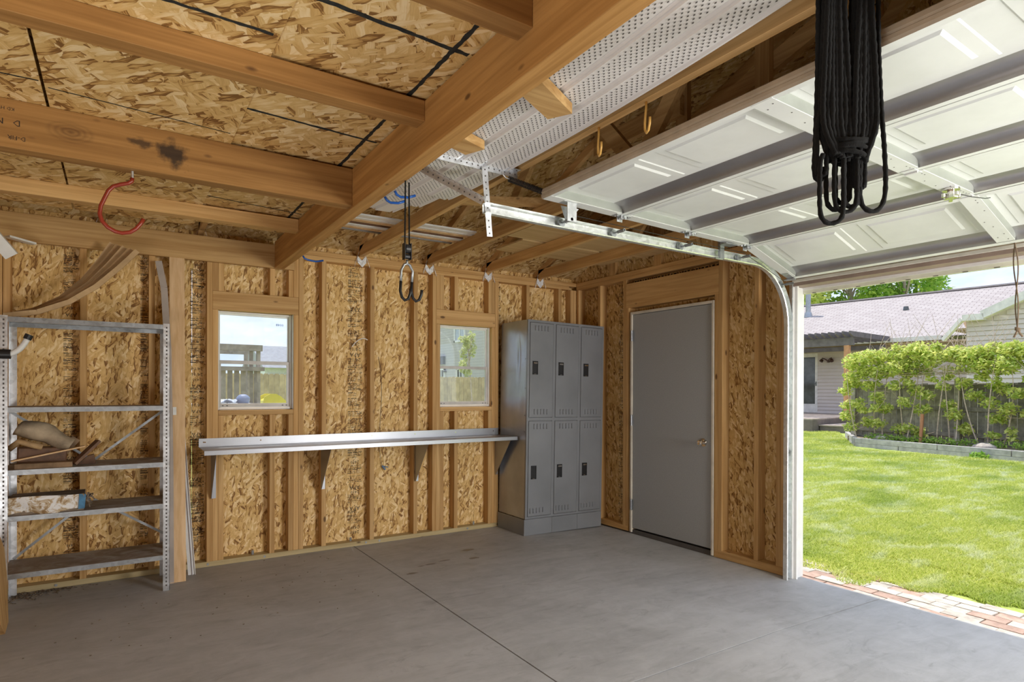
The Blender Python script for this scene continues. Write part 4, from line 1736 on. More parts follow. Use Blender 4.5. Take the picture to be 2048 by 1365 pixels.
for i, z in enumerate((0.205, 0.545, 0.818, 1.190, 1.725)):
    m = M()
    a, b = PXL + .003, PXR - .003
    th = .030
    m.box(a, b, PYF + .004, PYB - .004, z + th - .0015, z + th)
    m.box(a, b, PYF + .002, PYF + .004, z, z + th).box(a, b, PYF + .004, PYF + .016, z, z + .0015)
    m.box(a, b, PYB - .004, PYB - .002, z, z + th)
    m.box(a, b, PYF + .0005, PYF + .002, z + .010, z + .020)
    m.build('shelf_board', GALV, su)
    if i < 4:
        B('dust_layer', SHELF_DUST, su, a + .002, b - .002, PYF + .005, PYB - .005, z + th, z + th + .0008)
m = M()
XM = (PXL + PXR) / 2
for (p, q) in (((PXL + .01, PYB - .006, 1.18), (XM, PYB - .006, .85)), ((XM + .01, PYB - .010, .85), (PXR - .01, PYB - .010, 1.185)),
               ((XM - .01, PYB - .006, .585), (PXL + .02, PYB - .006, .24)), ((XM + .01, PYB - .010, .585), (PXR - .01, PYB - .010, .30))):
    M().obox(p, q, .002, .016, up=(0, 0, 1)).build('cross_brace', GALV, su)

# things on the shelves
ZS = 0.818 + .0308
o = B('brown_tile_box', CARDBOARD, None, -4.600, -4.320, -0.425, -0.26, ZS, ZS + .032, bevel=.002)
tag(o, 'flat brown box at the front of the middle shelf under the debris pile', 'box')
# folded cloth / bag
m = M()
rg = random.Random(4)
nu_, nv_ = 16, 12


def bag(u, v):
    a_ = 2 * PI * v
    x = -4.60 + .27 * u
    zc_ = 1.085 - .085 * u + .02 * math.sin(u * 5)
    hh = (.030 + .028 * math.sin(PI * min(1, .1 + .9 * u))) * (1 + .12 * math.sin(u * 11 + a_))
    return (x + .02 * math.sin(a_), -0.30 + (.075 + .01 * math.sin(u * 8)) * math.cos(a_), zc_ + hh * math.sin(a_) + rg.uniform(-.003, .003))


m.grid(bag, nu_, nv_)
m.f.append(tuple(range(nv_)))
m.f.append(tuple(nu_ * (nv_ + 1) + i for i in reversed(range(nv_))))
o = m.build('folded_paper_bag', mat_plain('tan_bag', (0.40, 0.31, 0.21, 1), .8, 0, .3, 9, .5, 18), None, smooth=True)
tag(o, 'crumpled tan paper bag lying on top of the debris pile on the middle shelf', 'bag')
o = M().obox((-4.62, -0.385, ZS + .048), (-4.262, -0.33, ZS + .118), .05, .008).build('wood_lath', PINE_Z)
tag(o, 'pale thin wood lath resting aslant on the flat brown box', 'lath')
m = M()
m.obox((-4.60, -0.30, ZS + .080), (-4.36, -0.27, ZS + .070), .12, .09)
o = m.build('wood_scrap', DARKWOOD, None, bevel=.006)
tag(o, 'dark wood scrap wedged beneath the paper bag on the middle shelf', 'scrap')
o = M().obox((-4.40, -0.24, ZS + .055), (-4.315, -0.22, ZS + .165), .06, .05).build('brown_offcut', CARDBOARD)
tag(o, 'upright brown offcut at the right end of the crumpled bag', 'scrap')
o = M().obox((-4.315, -0.40, ZS + .016), (-4.190, -0.34, ZS + .150), .055, .016).build('leaning_wood_scrap', DARKWOOD)
tag(o, 'reddish brown wood scrap leaning up at the right end of the debris pile', 'scrap')
m = M()
m.prism([(-4.30, ZS + .001), (-4.205, ZS + .001), (-4.215, ZS + .06), (-4.245, ZS + .052)], -.30, -.24, axis=1)
o = m.build('bark_piece', DARKWOOD)
tag(o, 'dark curved bark piece behind the leaning wood scrap on the shelf', 'scrap')
m = M()
m.tube([(-4.63, -.37, ZS + .12), (-4.58, -.39, ZS + .165), (-4.53, -.395, ZS + .145), (-4.47, -.39, ZS + .125)], .018, 8)
o = m.build('rolled_glove', mat_plain('tan_leather', (0.42, .27, .13, 1), .7, 0, .2, 20, .3, 40), None, smooth=True)
tag(o, 'tan leather roll in front of the crumpled bag on the middle shelf', 'roll')
# battered box on the lower shelf
ZS2 = 0.545 + .0308
t = thing('battered_box', 'water-stained white and blue cardboard box on the second shelf from the floor', 'box', (-4.43, -0.30, ZS2))
m = M()
rg = random.Random(8)


def bx_(u, v):
    x = -4.632 + .372 * u
    z = ZS2 + .006 + .100 * v * (1 + .05 * math.sin(u * 6)) + .012 * (1 - v) * math.sin(u * 9)
    return (x, -0.432 + .010 * math.sin(u * 7 + v * 3) + rg.uniform(-.003, .003) * (1 - v) - .006 * math.sin(PI * v), z)


m.grid(bx_, 20, 6)


def mat_oldbox():
    t_ = NT('stained_box')
    v = t_.coord((1, 1, 1), rand=False)
    n = t_.noise(v, 14, 5, .7, 1.5)
    c = t_.ramp(n, [(.38, (.30, .18, .08)), (.47, (.55, .43, .28)), (.54, (.78, .76, .74)), (.8, (.82, .82, .84))])
    return t_.fin(c, .8)


OLDBOX = mat_oldbox()
m.build('box_front', OLDBOX, t, smooth=True)
M().box(-4.630, -4.262, -0.424, -0.20, ZS2 + .001, ZS2 + .100).build('box_body', DUSTY, t)
m = M()
m.v += [(-4.290, -.438, ZS2 + .012), (-4.258, -.436, ZS2 + .012), (-4.250, -.434, ZS2 + .100), (-4.285, -.437, ZS2 + .104), (-4.258, -.40, ZS2 + .012), (-4.250, -.40, ZS2 + .1)]
m.f += [(0, 1, 2, 3), (1, 4, 5, 2)]
m.build('blue_label', mat_plain('faded_blue_print', (0.06, .20, .36, 1), .6, 0, .3, 20), t)
m = M()
for i in range(14):
    a0 = rg.uniform(0, 6.28)
    c = Vector((-4.235 + rg.uniform(-.012, .012), -.41 + rg.uniform(-.02, .05), ZS2 + .02 + rg.uniform(0, .075)))
    m.tube([c, c + Vector((rg.uniform(-.02, .02), rg.uniform(-.02, .02), rg.uniform(-.02, .02))), c + Vector((rg.uniform(-.03, .03), rg.uniform(-.03, .02), rg.uniform(-.03, .03)))], .0035, 5)
m.build('torn_flap', DUSTY, t)
o = M().box(-4.70, -4.640, -0.40, -0.22, ZS2, ZS2 + .095).build('dark_container', BLACK, None, bevel=.004)
tag(o, 'dark container at the left end of the second shelf beside the battered box', 'container')

# ================================================================ LEANING BOARDS, left of the windows
pk = thing('pine_plank', 'fresh pine plank leaning upright on the window wall beside the shelving', 'plank', (-3.733, -0.295, 0.0))
M().obox((-3.737, -0.295, 0.002), (-3.728, -0.022, 2.30), .096, .020, up=(0, -1, 0)).build('plank_board', PINE_Z, pk)
M().obox((-3.752, -0.1955, 1.150), (-3.752, -0.1885, 1.205), .022, .001, up=(0, -1, 0)).build('price_sticker', mat_plain('sticker', (.8, .8, .78, 1), .5), pk)
lbl_ = ['thin white vinyl strip leaning just right of the pine plank', 'second white vinyl strip leaning right of the pine plank, its foot farthest out']
t = thing('vinyl_corner_strip', lbl_[1], 'strip', (-3.635, -0.145, 0.0))
m = M()
p0, p1 = Vector((-3.640, -0.150, 0.0)), Vector((-3.735, -0.02, 1.55))
M().obox(p0, p1, .046, .004, up=(0, -1, 0)).build('strip_face', WHITE_TRIM, t)
M().obox(p0 + Vector((.022, -.006, 0)), p1 + Vector((.022, -.006, 0)), .004, .014, up=(0, -1, 0)).build('strip_lip', WHITE_TRIM, t)
M().obox(p0 + Vector((.004, -.005, 0)), p1 + Vector((.004, -.005, 0)), .004, .010, up=(0, -1, 0)).build('strip_rib', mat_plain('grey_rib', (.45, .43, .47, 1), .5), t)
m = M()
pts = [(-3.782, -.30, 0.0), (-3.783, -.24, .8), (-3.79, -.15, 1.6), (-3.812, -.09, 2.05), (-3.845, -.06, 2.24)]
for i in range(len(pts) - 1):
    m.obox(pts[i], pts[i + 1], .042, .010, up=(0, -1, 0))
o = m.build('bent_trim_strip', mat_plain('taupe_trim', (.42, .36, .32, 1), .5))
tag(o, 'bent grey-brown trim strip behind the right post of the shelving', 'strip')
# flexible lath bundle curving up over the shelving
LATH = mat_plain('brown_vinyl_lath', (0.42, 0.26, 0.12, 1), .45, 0, .15, 6)
LATH2 = mat_plain('light_vinyl_lath', (0.56, 0.38, 0.20, 1), .45, 0, .15, 6)
base = [(-4.66, 1.768), (-4.50, 1.800), (-4.34, 1.875), (-4.20, 1.985), (-4.08, 2.115), (-3.98, 2.235)]
labs = ['lowest', 'second lowest', 'middle', 'second highest', 'highest']
for k in range(5):
    m = M()
    pts = []
    for i, (x, z) in enumerate(base):
        f = i / 5
        pts.append((x - .035 * k * f - .0 * k, -0.34 + .05 * k - .03 * f, z + .012 * k * f + .006 * k))
    # finer interpolation
    fine = []
    for i in range(len(pts) - 1):
        for j in range(4):
            a_, b_ = Vector(pts[i]), Vector(pts[i + 1])
            fine.append(a_.lerp(b_, j / 4))
    fine.append(Vector(pts[-1]))
    for i in range(len(fine) - 1):
        m.obox(fine[i], fine[i + 1] + (fine[i + 1] - fine[i]) * .04, .012, .030)
    o = m.build('flexible_lath', LATH if k % 2 else LATH2)
    tag(o, '%s of the five brown laths curving up from the shelving to the platform' % labs[k], 'lath', 'flexible laths bent over the shelving')

rg = random.Random(44)
m = M()
for i in range(220):
    x = -4.66 + abs(rg.gauss(0, .16))
    y = -0.02 - abs(rg.gauss(0, .05)) * (1.6 if x < -4.5 else 1)
    sz = rg.uniform(.004, .012)
    m.obox((x, y, sz * .3), (x + rg.uniform(-.02, .02), y + rg.uniform(-.02, .02) + .001, sz * .5), sz * .6, sz * .4)
for i in range(60):
    x, y = rg.uniform(-4.5, -2.6), rg.uniform(-1.4, -.05)
    m.obox((x, y, .002), (x + rg.uniform(.004, .010), y + .003, .002), .004, .003)
o = m.build('wood_chips', mat_plain('chip_mix', (.20, .15, .10, 1), .9, 0, .5, 60))
tag(o, 'loose wood chips and dirt on the slab along the foot of the window wall', 'debris', kind='stuff')

# curved white pipe with a black tip at the left edge
t = thing('curved_pipe', 'short curved white pipe with black end cap and black sleeve at the left edge', 'pipe', (-4.70, -0.47, 1.53))
def bez(p0, p1, p2, p3, n=14):
    p0, p1, p2, p3 = map(Vector, (p0, p1, p2, p3))
    return [p0 * (1 - s) ** 3 + p1 * 3 * s * (1 - s) ** 2 + p2 * 3 * s * s * (1 - s) + p3 * s ** 3 for s in [i / n for i in range(n + 1)]]
yy = -0.475
cv = bez((-4.628, yy, 1.532), (-4.585, yy, 1.535), (-4.555, yy, 1.575), (-4.535, yy, 1.625))
M().tube(cv, .016, 14).build('pipe_bend', WHITE_TRIM, t, smooth=True)
d = (cv[-1] - cv[-2]).normalized()
M().tube([cv[-1] - d * .002, cv[-1] + d * .028], .021, 14).build('end_cap', BLACK, t)
M().tube([(-4.95, yy, 1.532), (-4.61, yy, 1.532)], .028, 14).build('sleeve', BLACK, t)
# white scraps at the top left
o = M().obox((-4.72, -.33, 2.262), (-4.625, -.30, 2.135), .05, .07, up=(1, 0, 0)).build('trim_offcut', WHITE_TRIM)
tag(o, 'white trim offcut hanging under the platform at the upper left edge', 'offcut')
o = M().obox((-4.66, -.20, 2.272), (-4.54, -.10, 2.262), .05, .012).build('vinyl_offcut', WHITE_TRIM)
tag(o, 'small bright vinyl offcut tucked under the platform right of the larger white offcut', 'offcut')
# board at the lower left edge
o = M().obox((-4.615, -0.80, 0.0), (-4.66, -0.52, 0.44), .36, .038, up=(1, 0, 0)).build('leaning_board', LUM[2])
tag(o, 'wooden board standing at the lower left edge in front of the shelving', 'board')

# ================================================================ HOOKS AND ROPES
t = thing('red_hook', 'large red vinyl-coated screw hook hanging from a platform joist', 'hook', (-4.032, -1.885, 2.293))
y = -1.885
hk = [(-4.032, 2.262), (-4.034, 2.247), (-4.048, 2.236), (-4.075, 2.226), (-4.103, 2.212), (-4.120, 2.190), (-4.132, 2.160), (-4.147, 2.120), (-4.151, 2.085), (-4.142, 2.055), (-4.122, 2.032), (-4.095, 2.018), (-4.070, 2.014), (-4.040, 2.022), (-4.018, 2.040), (-4.000, 2.066), (-3.990, 2.088)]
M().tube([(a, y, b) for a, b in hk], .0085, 10).build('hook_body', RUBBER_RED, t, smooth=True)
M().tube([(-4.032, y, 2.292), (-4.032, y, 2.262)], .0055, 8).build('threaded_shank', GALV_BR, t)

# pulley hoist with forked hook under the beam
t = thing('bike_hoist', 'black pulley hoist with twin cords and a forked rubber-tipped hook under the beam', 'hoist', (-2.975, -2.45, 2.283))
hx, hy = -2.978, -2.459
for dx in (-.012, .012):
    M().tube([(hx + dx, hy + dx * .6, 2.282), (hx + dx * .9, hy, 1.99)], .0035, 6).build('cord', ROPE_BLK, t)
m = M()
m.box(hx - .017, hx - .013, hy - .016, hy + .016, 1.925, 2.0).box(hx + .013, hx + .017, hy - .016, hy + .016, 1.925, 2.0)
m.cyl((hx - .012, hy, 1.975), (1, 0, 0), .021, .024, 16)
m.cyl((hx - .012, hy, 1.940), (1, 0, 0), .012, .024, 12)
m.build('pulley_block', BLACK, t, bevel=.001)
m = M()
m.tube([(hx, hy, 1.925), (hx, hy, 1.905)], .006, 8)
m.tube([(hx - .030, hy, 1.82), (hx - .028, hy, 1.875), (hx - .014, hy, 1.902), (hx, hy, 1.908), (hx + .014, hy, 1.902), (hx + .028, hy, 1.875), (hx + .024, hy, 1.82)], .0065, 8)
m.build('yoke', GALV, t, smooth=True)
for (a, s) in ((hx - .030, 1), (hx + .024, 1)):
    sg = .030
    pts = [(a, hy, 1.825), (a - .002, hy, 1.78), (a + .004, hy - .004, 1.752), (a + .016, hy - .010, 1.738), (a + .030, hy - .016, 1.745), (a + .038, hy - .020, 1.768), (a + .040, hy - .022, 1.790)]
    M().tube(pts, .0070, 8).build('hook_arm', BLACK, t, smooth=True)


def gold_hook(x, y, z, lbl, sc=1.25):
    t = thing('gold_hook', lbl, 'hook', (x, y, z), 'gold vinyl screw hooks in the truss chord')
    pts = [(0, 0, 0), (0, 0, -.018), (.006, 0, -.040), (.012, 0, -.062), (.010, .0, -.084), (-.004, 0, -.100), (-.022, 0, -.100), (-.034, 0, -.084), (-.036, 0, -.066)]
    M().tube([(x + a * sc * .55, y + a * sc * 1.0, z + c * sc) for a, b, c in pts], .0048, 8).build('hook_body', GOLD_V, t, smooth=True)


gold_hook(-2.345, -3.33, WH, 'gold coated screw hook in the truss chord, nearer one by the garage door edge')
gold_hook(-2.345, -3.05, WH, 'gold coated screw hook in the truss chord, farther one toward the perforated angle')

# blue hooks
for (x, y, z, lb, dx, dy) in ((-2.968, -2.31, 2.283, 'blue coated hook under the beam behind the hoist cords, upper one', .085, -.02), (-2.975, -2.20, 2.283, 'blue coated hook under the beam, lower one left of the hoist cords', .085, -.02), (-2.975, -.62, 2.283, 'blue coated hook at the far end of the beam near the window wall', .14, .02)):
    t = thing('blue_hook', lb, 'hook', (x, y, z), 'blue vinyl hooks under the platform beam')
    M().tube([(x - .01, y, z - .002), (x, y, z - .018), (x + .02, y, z - .026), (x + dx * .6, y + dy, z - .028), (x + dx, y + dy * 1.2, z - .014)], .0065, 8).build('hook_body', BLUE_V, t, smooth=True)

# big hank of black rope
t = thing('rope_hank', 'thick hank of black rope hanging close to the camera before the garage door', 'rope', (-2.37, -4.13, 2.467))
cr = Vector((0.8387, -0.5447, 0))       # hank spreads roughly along this horizontal direction
cd = Vector((0.5447, 0.8387, 0))
c0 = Vector((-2.375, -4.135, 0))


def strand(pts, r=.0065, nm='rope_strand'):
    """pts: (lateral m, depth m, z)"""
    P_ = [c0 + cr * a + cd * b + Vector((0, 0, z)) for a, b, z in pts]
    # catmull-rom refine
    fine = []
    n = len(P_)
    for i in range(n - 1):
        p0 = P_[max(i - 1, 0)]; p1 = P_[i]; p2 = P_[i + 1]; p3 = P_[min(i + 2, n - 1)]
        L = (p2 - p1).length
        k = max(3, int(L / .010))
        for j in range(k):
            s = j / k
            fine.append(0.5 * ((2 * p1) + (p2 - p0) * s + (2 * p0 - 5 * p1 + 4 * p2 - p3) * s * s + (3 * p1 - p0 - 3 * p2 + p3) * s ** 3))
    fine.append(P_[-1])
    m = M()
    cnt = len(fine)
    # braided look: radius ripples along the rope
    m.tube(fine, lambda f: r * (1 + .13 * math.sin(f * cnt * 2.1)), 8)
    m.build(nm, ROPE_BLK, t, smooth=True)


# lateral positions from the photo (pixel-free: metres right of the hank centre)
rg = random.Random(21)
ZTOP = 2.47
for lay in (-.016, 0.0, .016):
    for k in range(13):
        a = -.076 + .0124 * k + lay * .2
        if a > .076:
            break
        b = lay + rg.uniform(-.004, .004)
        z_end = 1.955 + rg.uniform(-.05, .03)
        top = (-.066 + (a + .076) * .62) if a < -.002 else (.016 + (a + .002) * .50)
        strand([(top, b, ZTOP), (top + .12 * (a - top), b, 2.38), (top + .7 * (a - top), b, 2.22), (a, b + rg.uniform(-.004, .004), 2.12), (a * .94, b, 2.055), (a * .55, b, 1.99 + rg.uniform(-.02, .01))], .0075)
# wrapping coils in the lower middle
for k in range(5):
    z = 2.035 - .013 * k
    m_pts = []
    for j in range(13):
        an = 2 * PI * j / 12
        m_pts.append((-.0 + .050 * math.cos(an), .030 * math.sin(an), z + .012 * math.sin(an + k)))
    strand(m_pts)
# lower loops
def loop(xl, xr, zt, zb, b=0.0):
    xm = (xl + xr) / 2
    w = (xr - xl) / 2
    strand([(xl * .9, b, zt), (xl, b, (zt + zb) / 2 + .06), (xl, b, zb + w * 1.3), (xm - w * .72, b, zb + w * .30), (xm, b + .004, zb), (xm + w * .72, b, zb + w * .30), (xr, b, zb + w * 1.3), (xr, b, (zt + zb) / 2 + .06), (xr * .9, b, zt)])


loop(-.083, -.018, 1.99, 1.798, -.01)
loop(-.055, .002, 2.0, 1.842, .01)
loop(-.040, .022, 2.0, 1.832, -.005)
loop(-.028, .012, 2.0, 1.862, .012)
loop(-.010, .030, 2.0, 1.848, .0)
loop(-.086, -.060, 2.10, 1.935, .0)
loop(.022, .050, 2.1, 1.90, .006)
# the long outer loop on the right
strand([(.082, .0, 2.47), (.084, .0, 2.30), (.092, .0, 2.13), (.102, .0, 2.00), (.105, .0, 1.90), (.095, .0, 1.852), (.072, .0, 1.834), (.045, .0, 1.845), (.034, .0, 1.88), (.036, .0, 1.98), (.050, 0, 2.08)])
strand([(-.080, .01, 2.47), (-.082, .01, 2.2), (-.088, .01, 2.0), (-.090, .01, 1.96), (-.085, .01, 1.93), (-.070, .01, 1.925), (-.06, .01, 1.96)])
M().tube([c0 + Vector((0, 0, 2.53)), c0 + Vector((0, 0, 2.50)), c0 + cr * .01 + Vector((0, 0, 2.475)), c0 + cr * .0 + Vector((0, 0, 2.462))], .005, 8).build('hanging_hook', BLACK, t)

# loose wire on the window wall
t = thing('loose_wire', 'thin loose cable stapled on the wall between the windows, blue connector at its end', 'cable', (-2.2, 0.06, 1.2))
M().tube(bez((-2.40, .080, 1.70), (-2.36, .03, 1.78), (-2.31, .02, 1.78), (-2.28, .03, 1.76)), .004, 6).build('white_cable', WHITE_TRIM, t)
M().tube(bez((-2.16, .08, 1.62), (-2.08, .082, 1.2), (-2.20, .08, .95), (-2.13, .07, .66)), .0018, 5).build('thin_cable', DUSTY, t)
m = M()
m.tube([(-2.13, .07, .66), (-2.105, .055, .625)], .008, 6)
m.tube([(-2.13, .07, .66), (-2.08, .05, .645)], .004, 6)
m.build('connector', mat_plain('blue_grey', (.12, .22, .38, 1), .5), t)

# ================================================================ OUTDOORS
def gz(x):
    return -0.055 + 0.014 * max(0.0, x - 0.7)


grd = struct('ground')
m = M()
rg = random.Random(2)
xs = [-40, 0.12, 0.7, 2, 4, 6, 8, 10, 12, 14, 17, 30, 60]
ys = [-40, -12, -4, 0, 4, 8, 14, 25, 60]
b0 = 0
for x in xs:
    for y in ys:
        m.v.append((x, y, gz(x) - (0.03 if x <= 0.12 else 0)))
ny = len(ys)
for i in range(len(xs) - 1):
    for j in range(ny - 1):
        a = i * ny + j
        inside = xs[i + 1] <= 0.12 and False
        m.f.append((a, a + ny, a + ny + 1, a + 1))
# drop the ground below the slab under the building
m.v = [(x, y, (-0.16 if x <= 0.12 and -12 < y < 4 else z)) for x, y, z in m.v]
m.build('lawn_base', LAWN, grd)


# grass blades on the part of the lawn in view
def grass(n, seed):
    r = np.random.default_rng(seed)
    # sample in polar steps from the camera so blades thin out with distance
    u = r.uniform(0.46, 0.88, n * 2)
    dist = 3.6 * (18.5 / 3.6) ** (r.uniform(0, 1, n * 2) ** 0.9)
    dx = 0.5447 + 0.8387 * u
    dy = 0.8387 - 0.5447 * u
    X = -4.082 + dx * dist
    Y = -5.048 + dy * dist
    keep = (X > 0.62 + 0.10 * np.sin(Y * 5) + 0.05 * np.sin(Y * 17) - 0.22 * (Y > -2.8) * (r.uniform(0, 1, len(X)) < .35)) & ~((X > 9.3) & (Y < 2.3 + (X - 9.9) * .64))
    X, Y, dist = X[keep][:n], Y[keep][:n], dist[keep][:n]
    k = len(X)
    h = r.uniform(.018, .045, k) * (1 + dist * .03)
    h *= np.where(X < 1.2, .7, 1.0)
    wd = .0022 * (1 + dist * .16)
    an = r.uniform(0, 2 * np.pi, k)
    ln = r.uniform(.2, 1.3, k) * h
    la = r.uniform(0, 2 * np.pi, k)
    z0 = np.array([gz(x) for x in X])
    ax, ay = np.cos(an) * wd, np.sin(an) * wd
    tx, ty = np.cos(la) * ln, np.sin(la) * ln
    V = np.empty((k, 5, 3))
    V[:, 0] = np.stack([X - ax, Y - ay, z0], 1)
    V[:, 1] = np.stack([X + ax, Y + ay, z0], 1)
    V[:, 2] = np.stack([X + ax * .8 + tx * .4, Y + ay * .8 + ty * .4, z0 + h * .6], 1)
    V[:, 3] = np.stack([X - ax * .8 + tx * .4, Y - ay * .8 + ty * .4, z0 + h * .6], 1)
    V[:, 4] = np.stack([X + tx, Y + ty, z0 + h], 1)
    me = bpy.data.meshes.new('grass')
    me.vertices.add(k * 5)
    me.vertices.foreach_set('co', V.reshape(-1))
    idx = np.arange(k)[:, None] * 5
    q = (idx + np.array([0, 1, 2, 3])).reshape(-1)
    t3 = (idx + np.array([3, 2, 4])).reshape(-1)
    me.loops.add(k * 7)
    me.loops.foreach_set('vertex_index', np.concatenate([q, t3]).astype(np.int32))
    me.polygons.add(k * 2)
    me.polygons.foreach_set('loop_start', np.concatenate([np.arange(k) * 4, k * 4 + np.arange(k) * 3]).astype(np.int32))
    me.materials.append(GRASSM)
    me.update(calc_edges=True)
    me.validate()
    o = bpy.data.objects.new('grass', me)
    COL.objects.link(o)
    tag(o, 'bright green mown grass of the lawn outside the open garage door', 'grass', kind='stuff')


grass(250000, 3)

# brick paver strip along the slab edge
bp = thing('brick_edging', 'sun-bleached brick paver strip along the edge of the garage slab', 'paving', (0.35, -3.0, -0.05))
m = M()
m.box(.117, .72, -6.5, 0.6, -.12, -.068)
m.build('sand_bed', SOIL, bp)
rg = random.Random(6)
brick_me = []
for v_ in range(4):
    mm = M()
    mm.box(-.048, .048, -.099, .099, -.035, 0)
    o_ = mm.build('brick', [BRICK_R, BRICK_W, BRICK_R, BRICK_W][v_], bp, bevel=.006)
    # recentre: mesh was shifted by the parent offset, rebuild plain
    me = bpy.data.meshes.new('brick')
    me.from_pydata([(a, b, c) for a, b, c in mm.v], [], mm.f)
    me.materials.append([BRICK_R, BRICK_W, BRICK_R, BRICK_W][v_])
    bpy.data.objects.remove(o_)
    brick_me.append(me)
for row in range(5):
    x = .172 + row * .103
    y = -6.4 + (.10 if row % 2 else 0)
    while y < -0.5:
        if not (rg.random() < (.12 if row < 3 else .20) and y > -2.9):
            vi = rg.choice((1, 1, 3, 1, 0)) if row >= 2 else rg.choice((0, 0, 2, 1))
            o = bpy.data.objects.new('brick', brick_me[vi])
            COL.objects.link(o)
            o.parent = bp
            o.location = Vector((x + rg.uniform(-.004, .004), y + rg.uniform(-.004, .004), -.047 + rg.uniform(-.005, .003))) - WL_(bp)
            o.rotation_euler = (rg.uniform(-.02, .02), rg.uniform(-.02, .02), rg.uniform(-.03, .03))
        y += .205


def leaf_mesh(name, centers, radii, count, size, mat, parent, seed, flat=0.55):
    """many small leaf cards spread through ellipsoid clusters"""
    r = np.random.default_rng(seed)
    vol = np.array([a[0] * a[1] * a[2] for a in radii]) ** 0.8
    ci = r.choice(len(centers), count, p=vol / vol.sum())
    C_ = np.array(centers)[ci]
    R_ = np.array(radii)[ci]
    d = r.normal(size=(count, 3))
    d /= np.linalg.norm(d, axis=1)[:, None]
    rr = r.uniform(0, 1, count) ** 0.45
    P_ = C_ + d * R_ * rr[:, None]
    n = r.normal(size=(count, 3))
    n[:, 2] = np.abs(n[:, 2]) + flat
    n /= np.linalg.norm(n, axis=1)[:, None]
    t = np.cross(n, r.normal(size=(count, 3)))
    t /= np.linalg.norm(t, axis=1)[:, None]
    b = np.cross(n, t)
    s = size * r.uniform(.6, 1.3, count)[:, None]
    V = np.empty((count, 4, 3))
    V[:, 0] = P_ - t * s
    V[:, 1] = P_ + b * s * .45 + n * s * .12
    V[:, 2] = P_ + t * s
    V[:, 3] = P_ - b * s * .45 + n * s * .12
    off = np.array(WL_(parent)) if parent else np.zeros(3)
    V -= off
    me = bpy.data.meshes.new(name)
    me.vertices.add(count * 4)
    me.vertices.foreach_set('co', V.reshape(-1))
    idx = np.arange(count)[:, None] * 4
    q = np.concatenate([idx + np.array([0, 1, 2]), idx + np.array([0, 2, 3])], 1).reshape(-1)
    me.loops.add(count * 6)
    me.loops.foreach_set('vertex_index', q.astype(np.int32))
    me.polygons.add(count * 2)
    me.polygons.foreach_set('loop_start', (np.arange(count * 2) * 3).astype(np.int32))
    me.materials.append(mat)
    me.update(calc_edges=True)
    o = bpy.data.objects.new(name, me)
    COL.objects.link(o)
    if parent:
        o.parent = parent
    return o


# raised bed
bed = thing('raised_bed', 'grey timber edged raised garden bed in front of the weathered fence', 'bed', (9.7, 0.6, 0.08))
P0, P1, P2, P3 = Vector((9.99, 2.27, 0)), Vector((9.43, -1.26, 0)), Vector((8.9, -4.6, 0)), Vector((12.0, 3.55, 0))


def timber(a, b, z0, z1, w=.09):
    M().obox((a.x, a.y, (z0 + z1) / 2), (b.x, b.y, (z0 + z1) / 2), w, z1 - z0).build('timber', BEDWOOD, bed, bevel=.006)


for z0, z1, cuts in ((.04, .155, (0, .28, .74, 1)), (.157, .27, (0, .5, .86, 1))):
    for a, b in zip(cuts, cuts[1:]):
        timber(P0.lerp(P1, a + .002), P0.lerp(P1, b - .002), z0, z1)
    timber(P1.lerp(P2, .002), P1.lerp(P2, 1), z0, z1)
    timber(P0.lerp(P3, .03), P0.lerp(P3, 1), z0, z1)
m = M()
m.prism([(P0.x + .03, P0.y), (P1.x + .03, P1.y), (P2.x + .03, P2.y), (10.5, -4.8), (11.0, 3.0), (12.0, 3.4)], .05, .235, axis=2)
m.build('bed_soil', SOIL, bed)
for (x, y, r, lb) in ((10.25, 1.85, .17, 'pale rounded stone at the left end of the raised bed'), (9.98, -.18, .20, 'flat pale stone in the raised bed right of the rust coloured stake')):
    o = M().blob((x, y, .26), (r * .7, r, .075), 12, 8, .10, int(r * 100)).build('bed_stone', STONE, None, smooth=True)
    tag(o, lb, 'stone', 'stones in the raised bed')

# weathered fence behind the bed
fx0, fy0, fx1, fy1 = 11.10, 2.86, 10.35, -2.2
fn = thing('weathered_fence', 'weathered grey board fence with rails behind the raised bed and shrub', 'fence', (10.8, 0.5, 0.1))
FA, FB = Vector((fx0, fy0, 0)), Vector((fx1, fy1, 0))
fd = (FB - FA).normalized()
fnrm = Vector((-fd.y, fd.x, 0))
if fnrm.x < 0:
    fnrm = -fnrm
L = (FB - FA).length
rg = random.Random(12)
s = .02
while s < L:
    w = .128
    h = 1.50 + rg.uniform(-.012, .012)
    a = FA + fd * s + fnrm * (.03 + rg.uniform(0, .008))
    b = a + fd * w
    M().obox((a.x, a.y, (.12 + h) / 2), (b.x, b.y, (.12 + h) / 2), .018, h - .12).build('fence_board', GREYWOOD, fn)
    s += w + .012
for z in (.42, .96, 1.44, .25):
    a, b = FA, FB
    M().obox((a.x, a.y, z), (b.x, b.y, z), .04, .085 if z > .3 else .05).build('fence_rail', GREYWOOD, fn, bevel=.004)
for s in (.0, 2.35, 4.7):
    c = FA + fd * s - fnrm * .06
    M().box(c.x - .05, c.x + .05, c.y - .05, c.y + .05, .05, 1.60).build('fence_post', GREYWOOD, fn, bevel=.006)

# shrub: clusters positioned as seen along the bed
SHX = 10.35
sh = thing('leafy_shrub', 'lime green leafy shrub row growing along the weathered fence', 'shrub', (10.3, 1.0, .2))
rg = random.Random(31)
cen, rad = [], []


def cl(y, z, ry, rz, rx=.35, x=None):
    cen.append((SHX + rg.uniform(-.12, .15) if x is None else x, y, z))
    rad.append((rx, ry, rz))


